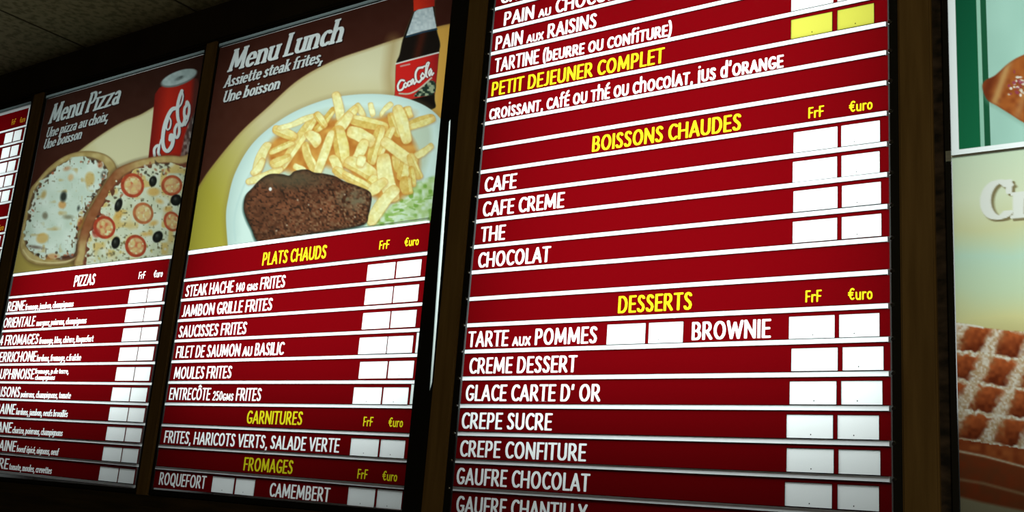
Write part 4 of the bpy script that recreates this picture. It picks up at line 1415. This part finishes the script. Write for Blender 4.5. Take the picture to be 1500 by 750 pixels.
VB, CH = .0497, .0355
big = {
    -2: ([], [], 'plain red strip at the top edge'),
    -1: ([('CROISSANT', 733, 851, VB, CH, W_, 'strip')], [], 'red strip above PAIN au CHOCOLAT, cut by the picture edge'),
    0: ([('PAIN ~au~ CHOCOLAT', 737.6, 930, VB, CH, W_, 'strip')], c2((1157, 1218), (1225, 1279)), 'red strip reading PAIN au CHOCOLAT'),
    1: ([('PAIN ~aux~ RAISINS', 725.3, 873, VB, CH, W_, 'strip')], c2((1157, 1218), (1225, 1279)), 'red strip reading PAIN aux RAISINS'),
    2: ([('TARTINE (beurre ou confiture)', 724.3, 984, VB, CH, W_, 'strip')], c2((1159, 1221), (1226.5, 1281)), 'red strip reading TARTINE'),
    3: ([('PETIT DEJEUNER COMPLET', 719.5, 972, VB, CH, Y_, 'strip')], c2((1158.5, 1219.5), (1226.3, 1280.7), c='card_yellow', dots=(.52, .5)), 'red strip with yellow PETIT DEJEUNER COMPLET and yellow cards'),
    4: ([('croissant, café ou thé ou chocolat, jus d\'orange', 716.3, 1147, VB, CH, W_, 'strip')], [], 'red strip reading croissant, café ou thé ou chocolat'),
    5: ([], [], 'plain red strip above BOISSONS CHAUDES'),
    6: ([('BOISSONS CHAUDES', 867, 1085, VB, CH, Y_, 'strip')] + frf(1184, 1206.5, 1244.4, 1278), [], 'red strip with the yellow heading BOISSONS CHAUDES'),
    7: ([('CAFE', 709.3, 755.7, VB, CH, W_, 'strip')], c2((1162.3, 1227.2), (1232, 1289.3), dots=(None, .35)), 'red strip reading CAFE'),
    8: ([('CAFE CREME', 706.7, 825.6, VB, CH, W_, 'strip')], c2((1161, 1226.6), (1232.3, 1289), dots=(None, .4)), 'red strip reading CAFE CREME'),
    9: ([('THE', 704, 739, VB, CH, W_, 'strip')], c2((1162, 1227.2), (1233, 1290.8), dots=(None, .4)), 'red strip reading THE'),
    10: ([('CHOCOLAT', 699.7, 804.8, VB, CH, W_, 'strip')], c2((1161, 1226.6), (1232.7, 1291.4), dots=(None, .4)), 'red strip reading CHOCOLAT'),
    11: ([], [], 'plain red strip above DESSERTS'),
    12: ([('DESSERTS', 905, 1013, VB, CH, Y_, 'strip')] + frf(1179.7, 1203, 1243, 1278), [], 'red strip with the yellow heading DESSERTS'),
    13: ([('TARTE ~aux~ POMMES', 685.4, 873.7, VB, CH, W_, 'strip'), ('BROWNIE', 1013, 1128.4, VB, CH, W_, 'strip')], c2((889, 945.7), (950, 1001), dots=(.55, .3)) + c2((1155.5, 1223), (1229, 1288.7), dots=(.53, .38)), 'red strip reading TARTE aux POMMES and BROWNIE'),
    14: ([('CREME DESSERT', 686.8, 843.7, VB, CH, W_, 'strip')], c2((1159, 1227.5), (1234, 1294.6), dots=(None, .4)), 'red strip reading CREME DESSERT'),
    15: ([("GLACE CARTE D' OR", 681.4, 878.7, VB, CH, W_, 'strip')], c2((1156.5, 1225.6), (1232, 1293), dots=(.53, .4)), "red strip reading GLACE CARTE D'OR"),
    16: ([('CREPE SUCRE', 675.5, 807.6, VB, CH, W_, 'strip')], c2((1152, 1220.6), (1226.6, 1288), dots=(.53, .4)), 'red strip reading CREPE SUCRE'),
    17: ([('CREPE CONFITURE', 673, 857.5, VB, CH, W_, 'strip')], c2((1152, 1221.6), (1228, 1290), dots=(.53, None)), 'red strip reading CREPE CONFITURE'),
    18: ([('GAUFRE CHOCOLAT', 668, 862.4, VB, CH, W_, 'strip')], c2((1149.6, 1219), (1226.6, 1288), dots=(.53, .4)), 'red strip reading GAUFRE CHOCOLAT'),
    19: ([('GAUFRE CHANTILLY', 667.6, 858.4, VB, CH, W_, 'strip')], [], 'red strip reading GAUFRE CHANTILLY at the bottom edge'),
}
for k, (tx, cds, lab) in big.items():
    build_strip(root, base, rails, k, k + 1, -0.003, 0.928, .0086, tx, cds, lab)

# ================================================================== BOARD: far left, only its right end shows
LE = [(45.8, 154), (40.2, 184), (35.5, 206.4), (32.7, 228.8), (28, 250.3), (24.3, 272.7), (18.7, 295.2), (13, 317.7), (8.4, 341), (3.4, 363.5)]
root, base = light_box('menu_board', 'backlit menu board at the far left edge, only its price card columns showing', -3.028, -2.070, 0.5)
face_frame(root, base, -3.028, -2.070, -3.01, -2.0835, -1.2, 0.102)
zz = [P(*p)[1] for p in LE]
zz[0] = .098
while zz[-1] > -1.13:
    zz.append(zz[-1] - .0578)
zz.append(-1.198)
ends = [(-3.008, z, -2.0865, z) for z in zz]
rails = Rails(ends)
for k, e in enumerate(ends[:-1]):
    if k:
        build_rail(root, base, e, .0075, 0, .006)
for k in range(len(ends) - 1):
    tx, cds = [], []
    nm = 'plain red strip'
    zc = zz[k] - .05

    def pxs(X):
        return float(px_of(np.array(X), np.array(zc))[0])
    if k in (0, 7):
        vv = .056 if k == 0 else .046
        zc = zz[k] - vv
        tx = [('FrF', pxs(-2.198), pxs(-2.172), vv, .022, 'orange', 'plain'), ('€uro', pxs(-2.142), pxs(-2.108), vv, .022, 'orange', 'plain')]
        nm = 'red strip headed FrF and €uro in orange at the far left'
    elif k != 6:
        zc = zz[k] - .032
        cds = cd((pxs(-2.224), pxs(-2.170)), (pxs(-2.163), pxs(-2.113)), v0=.0095, v1=.0500, dots=(None, None))
        nm = 'red strip with two price cards at the far left'
    build_strip(root, base, rails, k, k + 1, -3.008, -2.0865, .0075, tx, cds, nm, leak=.013)

# ================================================================== BOARD: croissant and waffle, only its left end shows
root, base = light_box('menu_board', 'backlit board at the right edge with croissant photo above waffle photo', 1.0255, 1.965)
face_frame(root, base, 1.0255, 1.965, 1.0355, 1.946, -1.2015, 0.1125, alu_top=True)
cv = paint_croissant()
build_film(root, base, cv, gain=1.18, region_names={1: ('printed_croissant', 'picture of a brown sugared croissant tip'), 2: ('light_border', 'bright white border')}, label='photo of a croissant beside green stripes')
cv = paint_waffle()
build_film(root, base, cv, gain=1.36, region_names={1: ('printed_waffle', 'picture of a sugar-dusted waffle'), 2: ('lettering', 'white raised-look serif letters')}, label='photo of a waffle on a pale background')
b = MB()
b.box(1.0355, 1.946, -0.001, 0.003, -0.5237, -0.5193)
b.box(1.0275, 1.0365, 0.003, 0.008, -0.531, -0.512)
b.make('joint_clip', ['alu'], root, base)['label'] = 'thin metal clip at the joint of the two photos'
